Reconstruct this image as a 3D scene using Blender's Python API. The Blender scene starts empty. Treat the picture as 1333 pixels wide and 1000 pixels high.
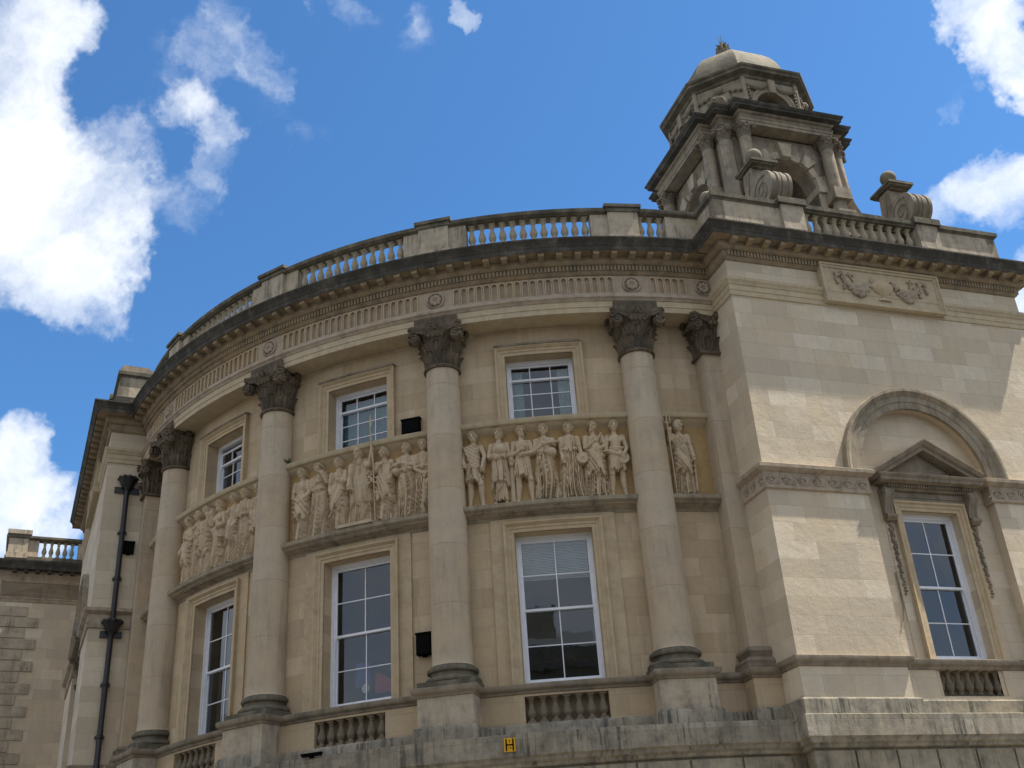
import bpy, math, random
import numpy as np
from mathutils import Vector
random.seed(7); rng = np.random.default_rng(5)
scene = bpy.context.scene
R_ = math.radians; PI = math.pi
# ---------------------------------------------------------------- camera
CAM = Vector((10.8155, -29.8821, -4.6258))
fw = Vector((-0.32542689, 0.82567392, 0.46082525)); rt = Vector((0.91658148, 0.39519666, -0.06081115)); up = Vector((0.23232678, -0.40259431, 0.88540504))
cd = bpy.data.cameras.new('camera'); cam = bpy.data.objects.new('camera', cd); scene.collection.objects.link(cam)
from mathutils import Matrix
M = Matrix((rt, up, -fw)).transposed().to_4x4(); M.translation = CAM; cam.matrix_world = M
cd.sensor_width = 36; cd.lens = 37.983; cd.clip_end = 3000; cd.clip_start = .1
scene.camera = cam
# ---------------------------------------------------------------- sun, sky, exposure
SUN_AZ = R_(114.9); SUN_EL = R_(61.8)          # azimuth a: horizontal direction (sin a, -cos a)
sdir = Vector((math.sin(SUN_AZ)*math.cos(SUN_EL), -math.cos(SUN_AZ)*math.cos(SUN_EL), math.sin(SUN_EL)))
sl = bpy.data.lights.new('sun', 'SUN'); sun = bpy.data.objects.new('sun', sl); scene.collection.objects.link(sun)
sl.energy = 5.0; sl.angle = R_(.53); sl.color = (1, .95, .87)
sun.rotation_euler = sdir.to_track_quat('Z', 'Y').to_euler(); sun.location = (40, 20, 60)
scene.view_settings.view_transform = 'Standard'; scene.view_settings.look = 'None'
scene.view_settings.exposure = 0.80; scene.view_settings.gamma = 1
world = bpy.data.worlds.new('World'); scene.world = world; world.use_nodes = True

class NT:
    """tiny node helper"""
    def __init__(s, tree): s.t = tree; s.n = tree.nodes; s.l = tree.links
    def new(s, typ, ins=None, **kw):
        n = s.n.new(typ)
        for k, v in kw.items(): setattr(n, k, v)
        for k, v in (ins or {}).items(): s.put(n.inputs[k], v)
        return n
    def put(s, sock, v):
        if hasattr(v, 'is_linked') or hasattr(v, 'links'): s.l.new(v, sock)
        elif isinstance(v, (tuple, list)) and len(v) == 3 and sock.type == 'RGBA': sock.default_value = (*v, 1)
        else: sock.default_value = v
    def math(s, op, a, b=0., c=None, clamp=False):
        n = s.new('ShaderNodeMath', operation=op, use_clamp=clamp); s.put(n.inputs[0], a); s.put(n.inputs[1], b)
        if c is not None: s.put(n.inputs[2], c)
        return n.outputs[0]
    def vmath(s, op, a, b=None, scale=None):
        n = s.new('ShaderNodeVectorMath', operation=op); s.put(n.inputs[0], a)
        if b is not None: s.put(n.inputs[1], b)
        if scale is not None: s.put(n.inputs['Scale'], scale)
        return n.outputs['Value'] if op == 'DOT_PRODUCT' else n.outputs[0]
    def noise(s, vec, scale, detail=4, rough=.55, out='Fac', dist=0):
        n = s.new('ShaderNodeTexNoise', {'Vector': vec, 'Scale': scale, 'Detail': detail, 'Roughness': rough, 'Distortion': dist}); return n.outputs[out]
    def ramp(s, v, a, b, ca=0., cb=1.):
        n = s.new('ShaderNodeMapRange', {0: v, 1: a, 2: b, 3: ca, 4: cb}, interpolation_type='SMOOTHSTEP'); return n.outputs[0]
    def mix(s, f, a, b, mode='MIX'):
        n = s.new('ShaderNodeMix', data_type='RGBA', blend_type=mode); s.put(n.inputs[0], f); s.put(n.inputs[6], a); s.put(n.inputs[7], b); return n.outputs[2]
    def scale(s, vec, k):
        n = s.new('ShaderNodeMapping'); s.put(n.inputs[0], vec); n.inputs['Scale'].default_value = k; return n.outputs[0]

def pixdir(x, y, f=1406.43):
    return (fw + rt*((x-666.5)/f) - up*((y-500)/f)).normalized()
w = NT(world.node_tree); w.n.clear()
sky = w.new('ShaderNodeTexSky', sky_type='NISHITA', sun_disc=False, sun_elevation=SUN_EL, air_density=1.0, dust_density=0.35, ozone_density=2.6, altitude=50)
sky.sun_rotation = math.atan2(sdir.x, sdir.y)
gen = w.new('ShaderNodeTexCoord').outputs['Generated']
d0 = w.vmath('NORMALIZE', gen)
warp = w.vmath('SCALE', w.vmath('SUBTRACT', w.noise(d0, 5.5, 6, .62, 'Color'), (.5, .5, .5)), scale=.15)
warp2 = w.vmath('SCALE', w.vmath('SUBTRACT', w.noise(d0, 22, 5, .65, 'Color'), (.5, .5, .5)), scale=.03)
dw = w.vmath('NORMALIZE', w.vmath('ADD', w.vmath('ADD', d0, warp), warp2))
# cumulus seen over the roof: (direction, angular radius in degrees, strength)
CL = [(20, 35, 3.1, .95), (75, 60, 1.9, .8), (5, 150, 3.4, .85), (70, 215, 2.7, .75), (60, 300, 4.2, 1.05), (125, 290, 3.3, .9), (150, 335, 2.2, .8), (120, 370, 2.4, .7), (-30, 250, 5, 1), (155, 205, 1.8, .5),
      (238, 158, 1.5, .7), (272, 170, 1.5, .5), (282, 222, 1.4, .42), (255, 262, 1.6, .28), (190, 255, 1.5, .18), (285, 84, 1.7, .24), (345, 76, 1.4, .28), (205, 110, 2.7, .15), (310, 32, 1.2, .26), (395, 165, 1.3, .22), (240, 75, 2.5, .13), (330, 140, 2.4, .12), (230, 200, 3.0, .15),
      (587, 22, .85, .6), (500, 50, 1.6, .24), (520, 20, 1.3, .24), (430, 5, 1.2, .22), (1275, 10, 2.0, 1), (1310, 60, 1.8, .95), (1330, 110, 1.3, .7), (1240, 110, .9, .25),
      (1290, 235, 1.6, 1), (1325, 265, 1.7, 1), (1240, 270, 1.5, .55), (1340, 380, 2.2, .8), (40, 610, 2.1, 1), (-20, 640, 2.6, 1), (90, 660, 2.0, .8), (20, 700, 2.0, .8), (-120, 420, 2.5, .5), (1500, 200, 5, .9)]
tot = None
for x, y, r, k in CL:
    d = pixdir(x, y)
    dot = w.vmath('DOT_PRODUCT', dw, tuple(d))
    v = w.ramp(dot, math.cos(R_(r*1.22)), 1.0, 0., k)
    tot = v if tot is None else w.math('ADD', tot, v)
# the rest of the sky, behind and beside the viewer
fb = w.noise(w.scale(d0, (1, 1, 1.6)), 2.3, 8, .6)
away = w.ramp(w.vmath('DOT_PRODUCT', d0, tuple(fw)), .30, .62, 1., 0.)
gen_c = w.math('MULTIPLY', w.ramp(fb, .30, .46), away)
fine = w.noise(d0, 15, 9, .66)
tot = w.math('MULTIPLY', w.math('DIVIDE', tot, w.math('ADD', tot, .62)), 1.32)
body = w.math('MAXIMUM', tot, gen_c)
fine2 = w.noise(w.scale(dw, (1, 1.8, .8)), 6, 9, .68)
dens = w.math('ADD', w.math('MULTIPLY_ADD', w.math('SUBTRACT', fine, .5), .75, body), w.math('MULTIPLY', w.math('SUBTRACT', fine2, .5), 1.0))
cov = w.math('MULTIPLY', w.ramp(dens, .26, 1.22), w.ramp(body, 0.02, .3))
shade = w.noise(w.vmath('ADD', d0, (.05, .02, .08)), 7, 5, .6)
ccol = w.mix(w.math('MULTIPLY', w.ramp(shade, .42, .7), .55), (5.35, 5.5, 5.65), (3.9, 4.35, 5.0))
ccol = w.mix(away, ccol, w.mix(1., ccol, (.78, .78, .80), 'MULTIPLY'))
skyc = w.mix(1., sky.outputs[0], (.385, .66, .85), 'MULTIPLY')
bg = w.new('ShaderNodeBackground', {'Color': w.mix(cov, skyc, ccol), 'Strength': .125})
w.l.new(bg.outputs[0], w.new('ShaderNodeOutputWorld').inputs[0])

# ---------------------------------------------------------------- materials
def newmat(name):
    m = bpy.data.materials.new(name); m.use_nodes = True; m.node_tree.nodes.clear(); return m, NT(m.node_tree)
def finish(n, **ins):
    p = n.new('ShaderNodeBsdfPrincipled', ins); o = n.new('ShaderNodeOutputMaterial'); n.l.new(p.outputs[0], o.inputs[0]); return p
def stone(name, col, grime=.35, crust=0., bw=None, bh=.36, var=.16, mort=.0045, streak=.4, rough=.88, bump=.5, moss=0., crustcol=(.085, .08, .068), b2k=.3, drip=.0):
    m, n = newmat(name)
    tc = n.new('ShaderNodeTexCoord'); ob = tc.outputs['Object']; uv = tc.outputs['UV']
    c = Vector(col); dark = tuple(c*(1-var)*Vector((1, .985, .95)) if False else (c[i]*(1-var)*(1, .97, .92)[i] for i in range(3))); lite = tuple(c[i]*(1+var*.6) for i in range(3))
    big = n.noise(ob, .9, 5, .6); med = n.noise(ob, 5, 6, .65); fin = n.noise(ob, 38, 5, .7)
    hgt = n.math('MULTIPLY', fin, .35)
    if bw:
        br = n.new('ShaderNodeTexBrick', {'Vector': n.vmath('ADD', uv, n.vmath('SCALE', n.vmath('SUBTRACT', n.noise(uv, 3, 2, .5, 'Color'), (.5, .5, .5)), scale=.006)), 'Color1': dark, 'Color2': lite, 'Mortar': tuple(c[i]*.66 for i in range(3)), 'Scale': 1., 'Mortar Size': mort, 'Mortar Smooth': .3, 'Bias': 0., 'Brick Width': bw, 'Row Height': bh},
                   offset=.5, squash=.72, squash_frequency=3)
        base = br.outputs['Color']; hgt = n.math('ADD', hgt, n.math('MULTIPLY', br.outputs['Fac'], -.9))
        # second, coarser block tint so neighbours differ like quarried stone
        b2 = n.new('ShaderNodeTexBrick', {'Vector': uv, 'Color1': (.86, .86, .88), 'Color2': (1.1, 1.08, 1.0), 'Mortar': (1, 1, 1), 'Scale': 1., 'Mortar Size': 0., 'Brick Width': bw*1.37, 'Row Height': bh}, offset=.37, squash=1.25, squash_frequency=2)
        base = n.mix(b2k, base, n.mix(1., base, b2.outputs['Color'], 'MULTIPLY'))
        if bw < 5:   # odd replaced blocks, paler or greyer than their neighbours
            b3 = n.new('ShaderNodeTexBrick', {'Vector': uv, 'Color1': (0, 0, 0), 'Color2': (1, 1, 1), 'Mortar': (.5, .5, .5), 'Scale': 1., 'Mortar Size': 0., 'Brick Width': bw, 'Row Height': bh}, offset=.5, squash=.72, squash_frequency=3)
            k3 = b3.outputs['Color']
            base = n.mix(n.math('MULTIPLY', n.ramp(k3, .80, .88), .30), base, tuple(min(.75, c[i]*(1.22, 1.25, 1.32)[i]) for i in range(3)))
            base = n.mix(n.math('MULTIPLY', n.ramp(k3, .16, .08), .32), base, tuple(c[i]*(.78, .78, .80)[i] for i in range(3)))
    else:
        base = n.mix(n.ramp(med, .3, .7), dark, lite)
    base = n.mix(n.math('MULTIPLY', n.ramp(big, .46, .66), .38), base, tuple(c[i]*(1.02, .93, .78)[i] for i in range(3)))      # ochre bloom
    base = n.mix(n.math('MULTIPLY', n.ramp(med, .36, .66), .25), base, tuple(c[i]*(.80, .80, .83)[i] for i in range(3)))
    st = n.noise(n.scale(ob, (4.2, 4.2, .38)), 1.0, 7, .66); st2 = n.noise(ob, .55, 3, .5)
    sm = n.math('MULTIPLY', n.math('MULTIPLY', n.ramp(st, .40, .86), n.ramp(st2, .30, .66)), streak)
    base = n.mix(sm, base, tuple(c[i]*(.40, .42, .44)[i] for i in range(3)))
    if drip:
        dn = n.noise(n.scale(ob, (12, 12, .7)), 1.0, 5, .7); pn = n.noise(ob, 1.3, 5, .65)
        base = n.mix(n.math('MULTIPLY', n.math('MULTIPLY', n.ramp(dn, .50, .60), n.ramp(pn, .46, .60)), drip), base, (.055, .052, .042))
        base = n.mix(n.math('MULTIPLY', n.math('MULTIPLY', n.ramp(dn, .50, .42), n.ramp(pn, .54, .44)), drip*.22), base, tuple(min(.62, c[i]*1.45) for i in range(3)))
    gr = n.math('MULTIPLY', n.ramp(n.noise(ob, 2.1, 9, .75), .42, .82), grime)
    base = n.mix(gr, base, (.19, .175, .145))
    if crust:
        cm = n.math('MULTIPLY', n.ramp(n.math('ADD', n.noise(ob, 3.0, 8, .72), n.math('MULTIPLY', n.math('SUBTRACT', st, .5), .5)), .46-.46*crust, .80-.28*crust), min(1, .55+crust*.5))
        base = n.mix(cm, base, crustcol)
    if moss:
        base = n.mix(n.math('MULTIPLY', n.ramp(n.noise(ob, 6, 7, .7), .52, .66), moss), base, (.16, .17, .09))
    base = n.mix(.16, base, n.mix(1., base, n.mix(n.ramp(fin, .3, .7), (.55, .55, .55), (1.3, 1.3, 1.3)), 'MULTIPLY'))
    bp = n.new('ShaderNodeBump', {'Strength': bump, 'Distance': .012, 'Height': hgt})
    bp2 = n.new('ShaderNodeBump', {'Strength': .35, 'Distance': .03, 'Height': med, 'Normal': bp.outputs[0]})
    finish(n, **{'Base Color': base, 'Roughness': rough, 'Normal': bp2.outputs[0], 'Specular IOR Level': .2})
    return m
BATH = (.550, .432, .285)
mat = {}
mat['ashlar'] = stone('bath_stone_ashlar', BATH, .25, bw=.92, bh=.37, streak=.55, var=.12, mort=.0035)
mat['ashlar_pale'] = stone('pale_bath_stone_ashlar', (.62, .528, .395), .14, bw=.86, bh=.355, streak=.3, var=.12, mort=.0035, b2k=.28)
mat['shaft'] = stone('column_stone', (.52, .428, .308), .35, bw=40, bh=1.16, streak=1., mort=.006, var=.02, b2k=.0)
mat['smooth'] = stone('moulded_bath_stone', (.525, .435, .295), .28, streak=.4)
mat['surround'] = stone('window_surround_stone', (.54, .428, .28), .2, streak=.3)
mat['carved'] = stone('carved_relief_stone', (.57, .455, .31), .15, streak=.2, bump=.25)
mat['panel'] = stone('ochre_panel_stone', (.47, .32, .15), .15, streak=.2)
mat['grey'] = stone('weathered_grey_stone', (.30, .25, .185), .4, crust=.12, streak=.9, crustcol=(.06, .055, .045))
mat['ledge'] = stone('grey_ledge_stone', (.36, .30, .215), .4, crust=.08, streak=.9, drip=.3)
mat['coping'] = stone('lichened_coping_stone', (.23, .2, .145), .5, crust=.45, streak=.8, moss=.2, drip=.6, crustcol=(.05, .047, .038))
mat['pier'] = stone('parapet_stone', (.48, .41, .31), .35, crust=.03, streak=.8, drip=.5)
mat['crust'] = stone('blackened_cornice_stone', (.21, .19, .15), .5, crust=.78, streak=1., moss=.15, drip=.6, crustcol=(.045, .041, .035))
mat['cap'] = stone('sooty_capital_stone', (.21, .165, .115), .4, crust=.42, streak=.3, crustcol=(.040, .033, .024))
mat['bed'] = stone('cornice_bed_stone', (.36, .28, .18), .4, crust=.14, streak=.4)
mat['frieze'] = stone('frieze_stone', (.46, .375, .28), .3, crust=.03, streak=.5)
mat['flute'] = stone('fluted_frieze_stone', (.46, .375, .28), .3, streak=.5)
mat['plinth'] = stone('stained_plinth_stone', (.37, .33, .255), .35, crust=.24, streak=1., drip=.8, bw=1.3, bh=.5)
mat['rustic'] = stone('rusticated_stone', (.38, .335, .25), .4, crust=.14, streak=.9, drip=.5)
mat['turret'] = stone('turret_stone', (.35, .295, .22), .35, crust=.16, streak=.8, bw=.8, bh=.33, mort=.003, var=.07)
mat['dome'] = stone('dome_stone', (.25, .22, .155), .5, crust=.25, streak=.4, moss=.2)
mat['balus_dark'] = stone('dark_baluster_stone', (.25, .205, .14), .5, crust=.3, streak=.5)  # darker stone for the balusters under the windows
mat['balus'] = stone('baluster_stone', (.43, .37, .27), .45, crust=.15, streak=.4)
def simple(name, col, rough=.5, metal=0., noise=.12, bump=.1, spec=.5, sc=8):
    m, n = newmat(name); ob = n.new('ShaderNodeTexCoord').outputs['Object']
    f = n.noise(ob, sc, 6, .6)
    b = n.mix(n.ramp(f, .3, .7), tuple(c*(1-noise) for c in col), tuple(min(1, c*(1+noise)) for c in col))
    bp = n.new('ShaderNodeBump', {'Strength': bump, 'Distance': .01, 'Height': f})
    finish(n, **{'Base Color': b, 'Roughness': rough, 'Metallic': metal, 'Normal': bp.outputs[0], 'Specular IOR Level': spec}); return m
mat['paint'] = simple('white_window_paint', (.80, .81, .84), .45, noise=.04)
mat['iron'] = simple('black_painted_iron', (.012, .012, .013), .42, noise=.3)
mat['black'] = simple('black_box_paint', (.004, .004, .004), .9, spec=.05)
mat['soot'] = simple('black_plate', (.004, .004, .004), .85, spec=.08)
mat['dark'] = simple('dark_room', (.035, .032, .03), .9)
mat['wallin'] = simple('room_wall', (.16, .15, .13), .9)
mat['curtain'] = simple('turquoise_curtain', (.09, .30, .38), .85)
mat['palecurtain'] = simple('pale_green_curtain', (.42, .58, .53), .85)
mat['bluecurtain'] = simple('navy_curtain', (.05, .09, .28), .85)
mat['blind'] = simple('white_blind', (.88, .88, .86), .6, noise=.03)
mat['yellow'] = simple('yellow_sign', (.72, .38, .004), .4, noise=.06)
mat['lead'] = simple('lead_roof', (.16, .165, .17), .6)
mat['asphalt'] = simple('asphalt', (.055, .054, .052), .9, noise=.3, sc=30)
mat['paving'] = stone('paving_stone', (.30, .27, .22), .3, bw=.9, bh=.6, streak=0)
mat['poster'] = simple('poster_blue', (.03, .09, .35), .6)
mat['red'] = simple('red_paper', (.5, .05, .03), .6)
mat['glazing_dark'] = simple('dark_opposite_glazing', (.02, .022, .025), .1, noise=.1, bump=0)
m, n = newmat('window_glass'); mat['glass'] = m
ob = n.new('ShaderNodeTexCoord').outputs['Object']
bpn = n.new('ShaderNodeBump', {'Strength': .06, 'Distance': .02, 'Height': n.noise(ob, 2.5, 2)})
fr = n.new('ShaderNodeFresnel', {'IOR': 1.55, 'Normal': bpn.outputs[0]})
gl = n.new('ShaderNodeBsdfGlossy', {'Color': (.9, .95, 1.0), 'Roughness': .015, 'Normal': bpn.outputs[0]})
tr = n.new('ShaderNodeBsdfTransparent', {'Color': (.80, .84, .83)})
ms = n.new('ShaderNodeMixShader', {0: n.math('MULTIPLY_ADD', fr.outputs[0], 1.5, .02, clamp=True), 1: tr.outputs[0], 2: gl.outputs[0]})
n.l.new(ms.outputs[0], n.new('ShaderNodeOutputMaterial').inputs[0])

# ---------------------------------------------------------------- mesh builder
col = scene.collection
class MB:
    def __init__(s): s.v = []; s.f = []; s.uv = []; s.mi = []; s.cur = 0
    def vert(s, p): s.v.append(tuple(p)); return len(s.v)-1
    def face(s, idx, uvs): s.f.append(idx); s.uv.append(uvs); s.mi.append(s.cur)
    def quad(s, a, b, c, d, uv=None):
        i = [s.vert(p) for p in (a, b, c, d)]
        if uv is None:
            w_ = (Vector(b)-Vector(a)).length; h_ = (Vector(d)-Vector(a)).length; uv = ((0, 0), (w_, 0), (w_, h_), (0, h_))
        s.face(i, list(uv))
    def poly(s, pts, uv=None):
        i = [s.vert(p) for p in pts]; s.face(i, list(uv) if uv else [(p[0], p[2] if len(p) > 2 else 0) for p in pts])
    def grid(s, P, UV=None, closeu=False):
        n = len(P); m = len(P[0]); ids = [[s.vert(p) for p in row] for row in P]
        for i in range(n if closeu else n-1):
            i2 = (i+1) % n
            for j in range(m-1):
                if UV:
                    uv = [UV[i][j], UV[i][j+1], (UV[i2][j+1] if i2 else (UV[i][j+1][0]+.1, UV[i][j+1][1])), (UV[i2][j] if i2 else (UV[i][j][0]+.1, UV[i][j][1]))]
                else: uv = [(0, 0)]*4
                s.face([ids[i][j], ids[i][j+1], ids[i2][j+1], ids[i2][j]], uv)
        return ids
    def box(s, mp, u0, u1, z0, z1, p0, p1, back=False):
        c = {}
        for a, u in enumerate((u0, u1)):
            for b, z in enumerate((z0, z1)):
                for d, p in enumerate((p0, p1)): c[a, b, d] = mp(u, z, p)
        s.quad(c[0, 0, 1], c[1, 0, 1], c[1, 1, 1], c[0, 1, 1], ((u0, z0), (u1, z0), (u1, z1), (u0, z1)))
        s.quad(c[0, 0, 0], c[0, 0, 1], c[0, 1, 1], c[0, 1, 0], ((p0, z0), (p1, z0), (p1, z1), (p0, z1)))
        s.quad(c[1, 0, 1], c[1, 0, 0], c[1, 1, 0], c[1, 1, 1], ((p1, z0), (p0, z0), (p0, z1), (p1, z1)))
        s.quad(c[0, 1, 1], c[1, 1, 1], c[1, 1, 0], c[0, 1, 0], ((u0, p1), (u1, p1), (u1, p0), (u0, p0)))
        s.quad(c[0, 0, 0], c[1, 0, 0], c[1, 0, 1], c[0, 0, 1], ((u0, p0), (u1, p0), (u1, p1), (u0, p1)))
        if back: s.quad(c[1, 0, 0], c[0, 0, 0], c[0, 1, 0], c[1, 1, 0], ((u1, z0), (u0, z0), (u0, z1), (u1, z1)))
    def lathe(s, org, prof, seg=24, a0=0, a1=2*PI, sx=1, sy=1, rot=0, sq=0):
        P = []; UV = []; full = abs(a1-a0) > 6.28
        for i in range(seg if full else seg+1):
            a = a0+(a1-a0)*i/seg; k = 1
            if sq: k = 1/max(abs(math.cos(a)), abs(math.sin(a)))
            ca, sa = math.cos(a+rot)*k, math.sin(a+rot)*k
            P.append([(org[0]+r*ca*sx, org[1]+r*sa*sy, org[2]+z) for r, z in prof]); UV.append([(a*.4, z) for r, z in prof])
        s.grid(P, UV, closeu=full)
    def tube(s, pts, r, seg=6, flat=None):
        P = []; n = len(pts)
        for i, p in enumerate(pts):
            p = Vector(p); t = (Vector(pts[min(i+1, n-1)])-Vector(pts[max(i-1, 0)])).normalized()
            a = t.cross(Vector((0, 0, 1)));
            if a.length < .05: a = t.cross(Vector((1, 0, 0)))
            a.normalize(); b = t.cross(a); rr = r[i] if hasattr(r, '__len__') else r
            P.append([tuple(p+a*rr*math.cos(2*PI*k/seg)+b*rr*math.sin(2*PI*k/seg)) for k in range(seg+1)])
        s.grid(P)
    def sphere(s, c, r, seg=14, rx=1, ry=1, rz=1):
        P = [[(c[0]+r*rx*math.sin(PI*j/seg)*math.cos(2*PI*i/seg), c[1]+r*ry*math.sin(PI*j/seg)*math.sin(2*PI*i/seg), c[2]+r*rz*math.cos(PI*j/seg)) for j in range(seg+1)] for i in range(seg+1)]
        s.grid(P)
    def sweep(s, path, prof, closed=False, caps=True, z=0):
        """path: plan polyline, outside on the right of travel; prof: (outward offset, z)"""
        n = len(path); P = []; UV = []; L = 0
        for i in range(n):
            p = Vector(path[i]).to_2d()
            a = Vector(path[i-1]).to_2d() if (i > 0 or closed) else None; b = Vector(path[(i+1) % n]).to_2d() if (i < n-1 or closed) else None
            na = nb = None
            if a is not None: d = (p-a).normalized(); na = Vector((d.y, -d.x))
            if b is not None: d = (b-p).normalized(); nb = Vector((d.y, -d.x))
            if na is None: mvec = nb
            elif nb is None: mvec = na
            else: mvec = (na+nb); mvec = mvec/max(.15, mvec.dot(na)) if mvec.length > 1e-6 else na
            if i and a is not None: L += (p-a).length
            P.append([(p.x+mvec.x*o, p.y+mvec.y*o, zz+z) for o, zz in prof]); UV.append([(L, zz+o) for o, zz in prof])
        s.grid(P, UV, closeu=closed)
        if caps and not closed:
            s.poly(P[0]); s.poly(P[-1][::-1])
    def frame(s, mp, path, prof, closed=False, side=1):
        """moulding along a 2-D path (u,z) on a wall: prof (offset to the left of travel*side, projection)"""
        n = len(path); P = []; UV = []; L = 0
        for i in range(n):
            p = Vector(path[i])
            a = Vector(path[i-1]) if (i > 0 or closed) else None; b = Vector(path[(i+1) % n]) if (i < n-1 or closed) else None
            na = nb = None
            if a is not None: d = (p-a).normalized(); na = Vector((-d.y, d.x))*side
            if b is not None: d = (b-p).normalized(); nb = Vector((-d.y, d.x))*side
            if na is None: mv = nb
            elif nb is None: mv = na
            else: mv = na+nb; mv = mv/max(.2, mv.dot(na))
            if i and a is not None: L += (p-a).length
            P.append([mp(p.x+mv.x*o, p.y+mv.y*o, q) for o, q in prof]); UV.append([(L, o+q) for o, q in prof])
        s.grid(P, UV, closeu=closed)
        if not closed: s.poly(P[0]); s.poly(P[-1][::-1])
    def mesh(s, name, mats, smooth=35):
        me = bpy.data.meshes.new(name); me.from_pydata(s.v, [], s.f)
        uvl = me.uv_layers.new(name='UVMap'); flat = [c for f in s.uv for u in f for c in u[:2]]
        uvl.data.foreach_set('uv', flat)
        for m_ in (mats if isinstance(mats, (list, tuple)) else [mats]): me.materials.append(m_ if not isinstance(m_, str) else mat[m_])
        me.polygons.foreach_set('material_index', s.mi)
        if smooth:
            me.polygons.foreach_set('use_smooth', [True]*len(s.f)); me.update(); me.set_sharp_from_angle(angle=R_(smooth))
        me.validate(); me.update(); return me
    def build(s, name, mats, parent=None, smooth=35, label=None):
        o = bpy.data.objects.new(name, s.mesh(name, mats, smooth)); col.objects.link(o); o.parent = parent
        if label: o['label'] = label
        return o
def empty(name, label=None, cat=None, group=None, parent=None):
    o = bpy.data.objects.new(name, None); col.objects.link(o); o.parent = parent; o.empty_display_size = .2
    if label: o['label'] = label
    if cat: o['category'] = cat
    if group: o['group'] = group
    return o
def tag(o, label, cat, group=None):
    o['label'] = label; o['category'] = cat
    if group: o['group'] = group
    return o
def inst(me, name, parent, mw=None, label=None):
    o = bpy.data.objects.new(name, me); col.objects.link(o); o.parent = parent
    if mw is not None: o.matrix_local = mw
    if label: o['label'] = label
    return o

# ---------------------------------------------------------------- geometry frame of the place
def pol(R, a, z): a = R_(a); return (R*math.sin(a), -R*math.cos(a), z)
class Pav:
    def __init__(s, side, psi, Rp):
        a = R_(psi); s.side = side; s.n = Vector((math.sin(a)*side, -math.cos(a))); s.t = Vector((math.cos(a)*side, math.sin(a))); s.R = Rp
    def __call__(s, u, z, p): q = s.n*(s.R+p)+s.t*u; return (q.x, q.y, z)
PR = Pav(1, 40.423, 12.993); PL = Pav(-1, 43.155, 13.068)
S0R, SWR, S0L, SWL = -.424, 7.508, -.686, 8.265
RW = 11.70                                   # curved wall face
RF = 12.20                                   # frieze face
def curve_map(R, ac): return lambda u, z, p: pol(R+p, ac+math.degrees(u/R), z)
def tan_map(R, ac):
    A = R_(ac); t = Vector((math.cos(A), math.sin(A))); nn = Vector((math.sin(A), -math.cos(A)))
    def f(u, z, p): q = nn*(R+p)+t*u; return (q.x, q.y, z)
    return f
BAY = 19.95; CC = .12
COLA = [CC-1.5*BAY, CC-.5*BAY, CC+.5*BAY, CC+1.5*BAY]
BAYC = [CC-BAY, CC, CC+BAY]
AL, AR = -39.93, 38.43                       # where the curve meets the pavilion returns
def arc(R, a0, a1, step=.75):
    k = max(1, int(abs(a1-a0)/step)); return [pol(R, a0+(a1-a0)*i/k, 0)[:2] for i in range(k+1)]
def p2(P, s, n): return P(s, 0, n)[:2]
ground_z = -6.25

hall = empty('civic_building', 'honey coloured limestone hall with curved colonnaded front, two square corner pavilions and domed turret', 'building')

# ---------------------------------------------------------------- walls of the curved wing
def holed_curve(mb, R, a0, a1, z0, z1, holes, step=.75, depth=.33):
    """holes: (angle centre, half width m, z0, z1)"""
    A = set(); k = int((a1-a0)/step)
    for i in range(k+1): A.add(round(a0+(a1-a0)*i/k, 5))
    Z = {z0, z1}
    for c, hw, b, t in holes:
        A |= {round(c-math.degrees(hw/R), 5), round(c+math.degrees(hw/R), 5)}; Z |= {b, t}
    A = sorted(A); Z = sorted(Z)
    for i in range(len(A)-1):
        for j in range(len(Z)-1):
            ac, zc = (A[i]+A[i+1])/2, (Z[j]+Z[j+1])/2
            if any(abs(ac-c) < math.degrees(hw/R) and b < zc < t for c, hw, b, t in holes): continue
            u0, u1 = R_(A[i])*R, R_(A[i+1])*R
            mb.quad(pol(R, A[i], Z[j]), pol(R, A[i+1], Z[j]), pol(R, A[i+1], Z[j+1]), pol(R, A[i], Z[j+1]), ((u0, Z[j]), (u1, Z[j]), (u1, Z[j+1]), (u0, Z[j+1])))
    for c, hw, b, t in holes:
        f = curve_map(R, c); N = 6
        for s_ in (-1, 1):
            q = [f(s_*hw, b, 0), f(s_*hw, b, -depth), f(s_*hw, t, -depth), f(s_*hw, t, 0)]
            mb.quad(*q, uv=((0, b), (depth, b), (depth, t), (0, t)))
        for zz in (b, t):
            for i in range(N):
                ua, ub = -hw+2*hw*i/N, -hw+2*hw*(i+1)/N
                mb.quad(f(ua, zz, 0), f(ub, zz, 0), f(ub, zz, -depth), f(ua, zz, -depth), uv=((ua, 0), (ub, 0), (ub, depth), (ua, depth)))
LW, UW = (.765, -.47, 2.53), (.725, 4.9, 6.465)   # half width, sill, head
mb = MB()
holes = []
for c in BAYC: holes += [(c, LW[0], LW[1], LW[2]), (c, UW[0], UW[1], UW[2])]
holed_curve(mb, RW, AL-1, AR+1, -1.4, 7.12, holes)
wall = mb.build('curved_wall', 'ashlar', hall)
# backing strips either side of the lower windows and upper windows
mb = MB()
for c in BAYC:
    f = curve_map(RW, c)
    for s_ in (-1, 1):
        mb.box(f, s_*.96 if s_ > 0 else -1.22, 1.22 if s_ > 0 else -.96, -.5, 2.82, 0, .035)
    for k in range(8):
        u = -1.22+2.44*k/8; mb.box(f, u, u+.305, 2.70, 2.82, 0, .035)
mb.build('window_backing_strip', 'surround', wall)

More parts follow.
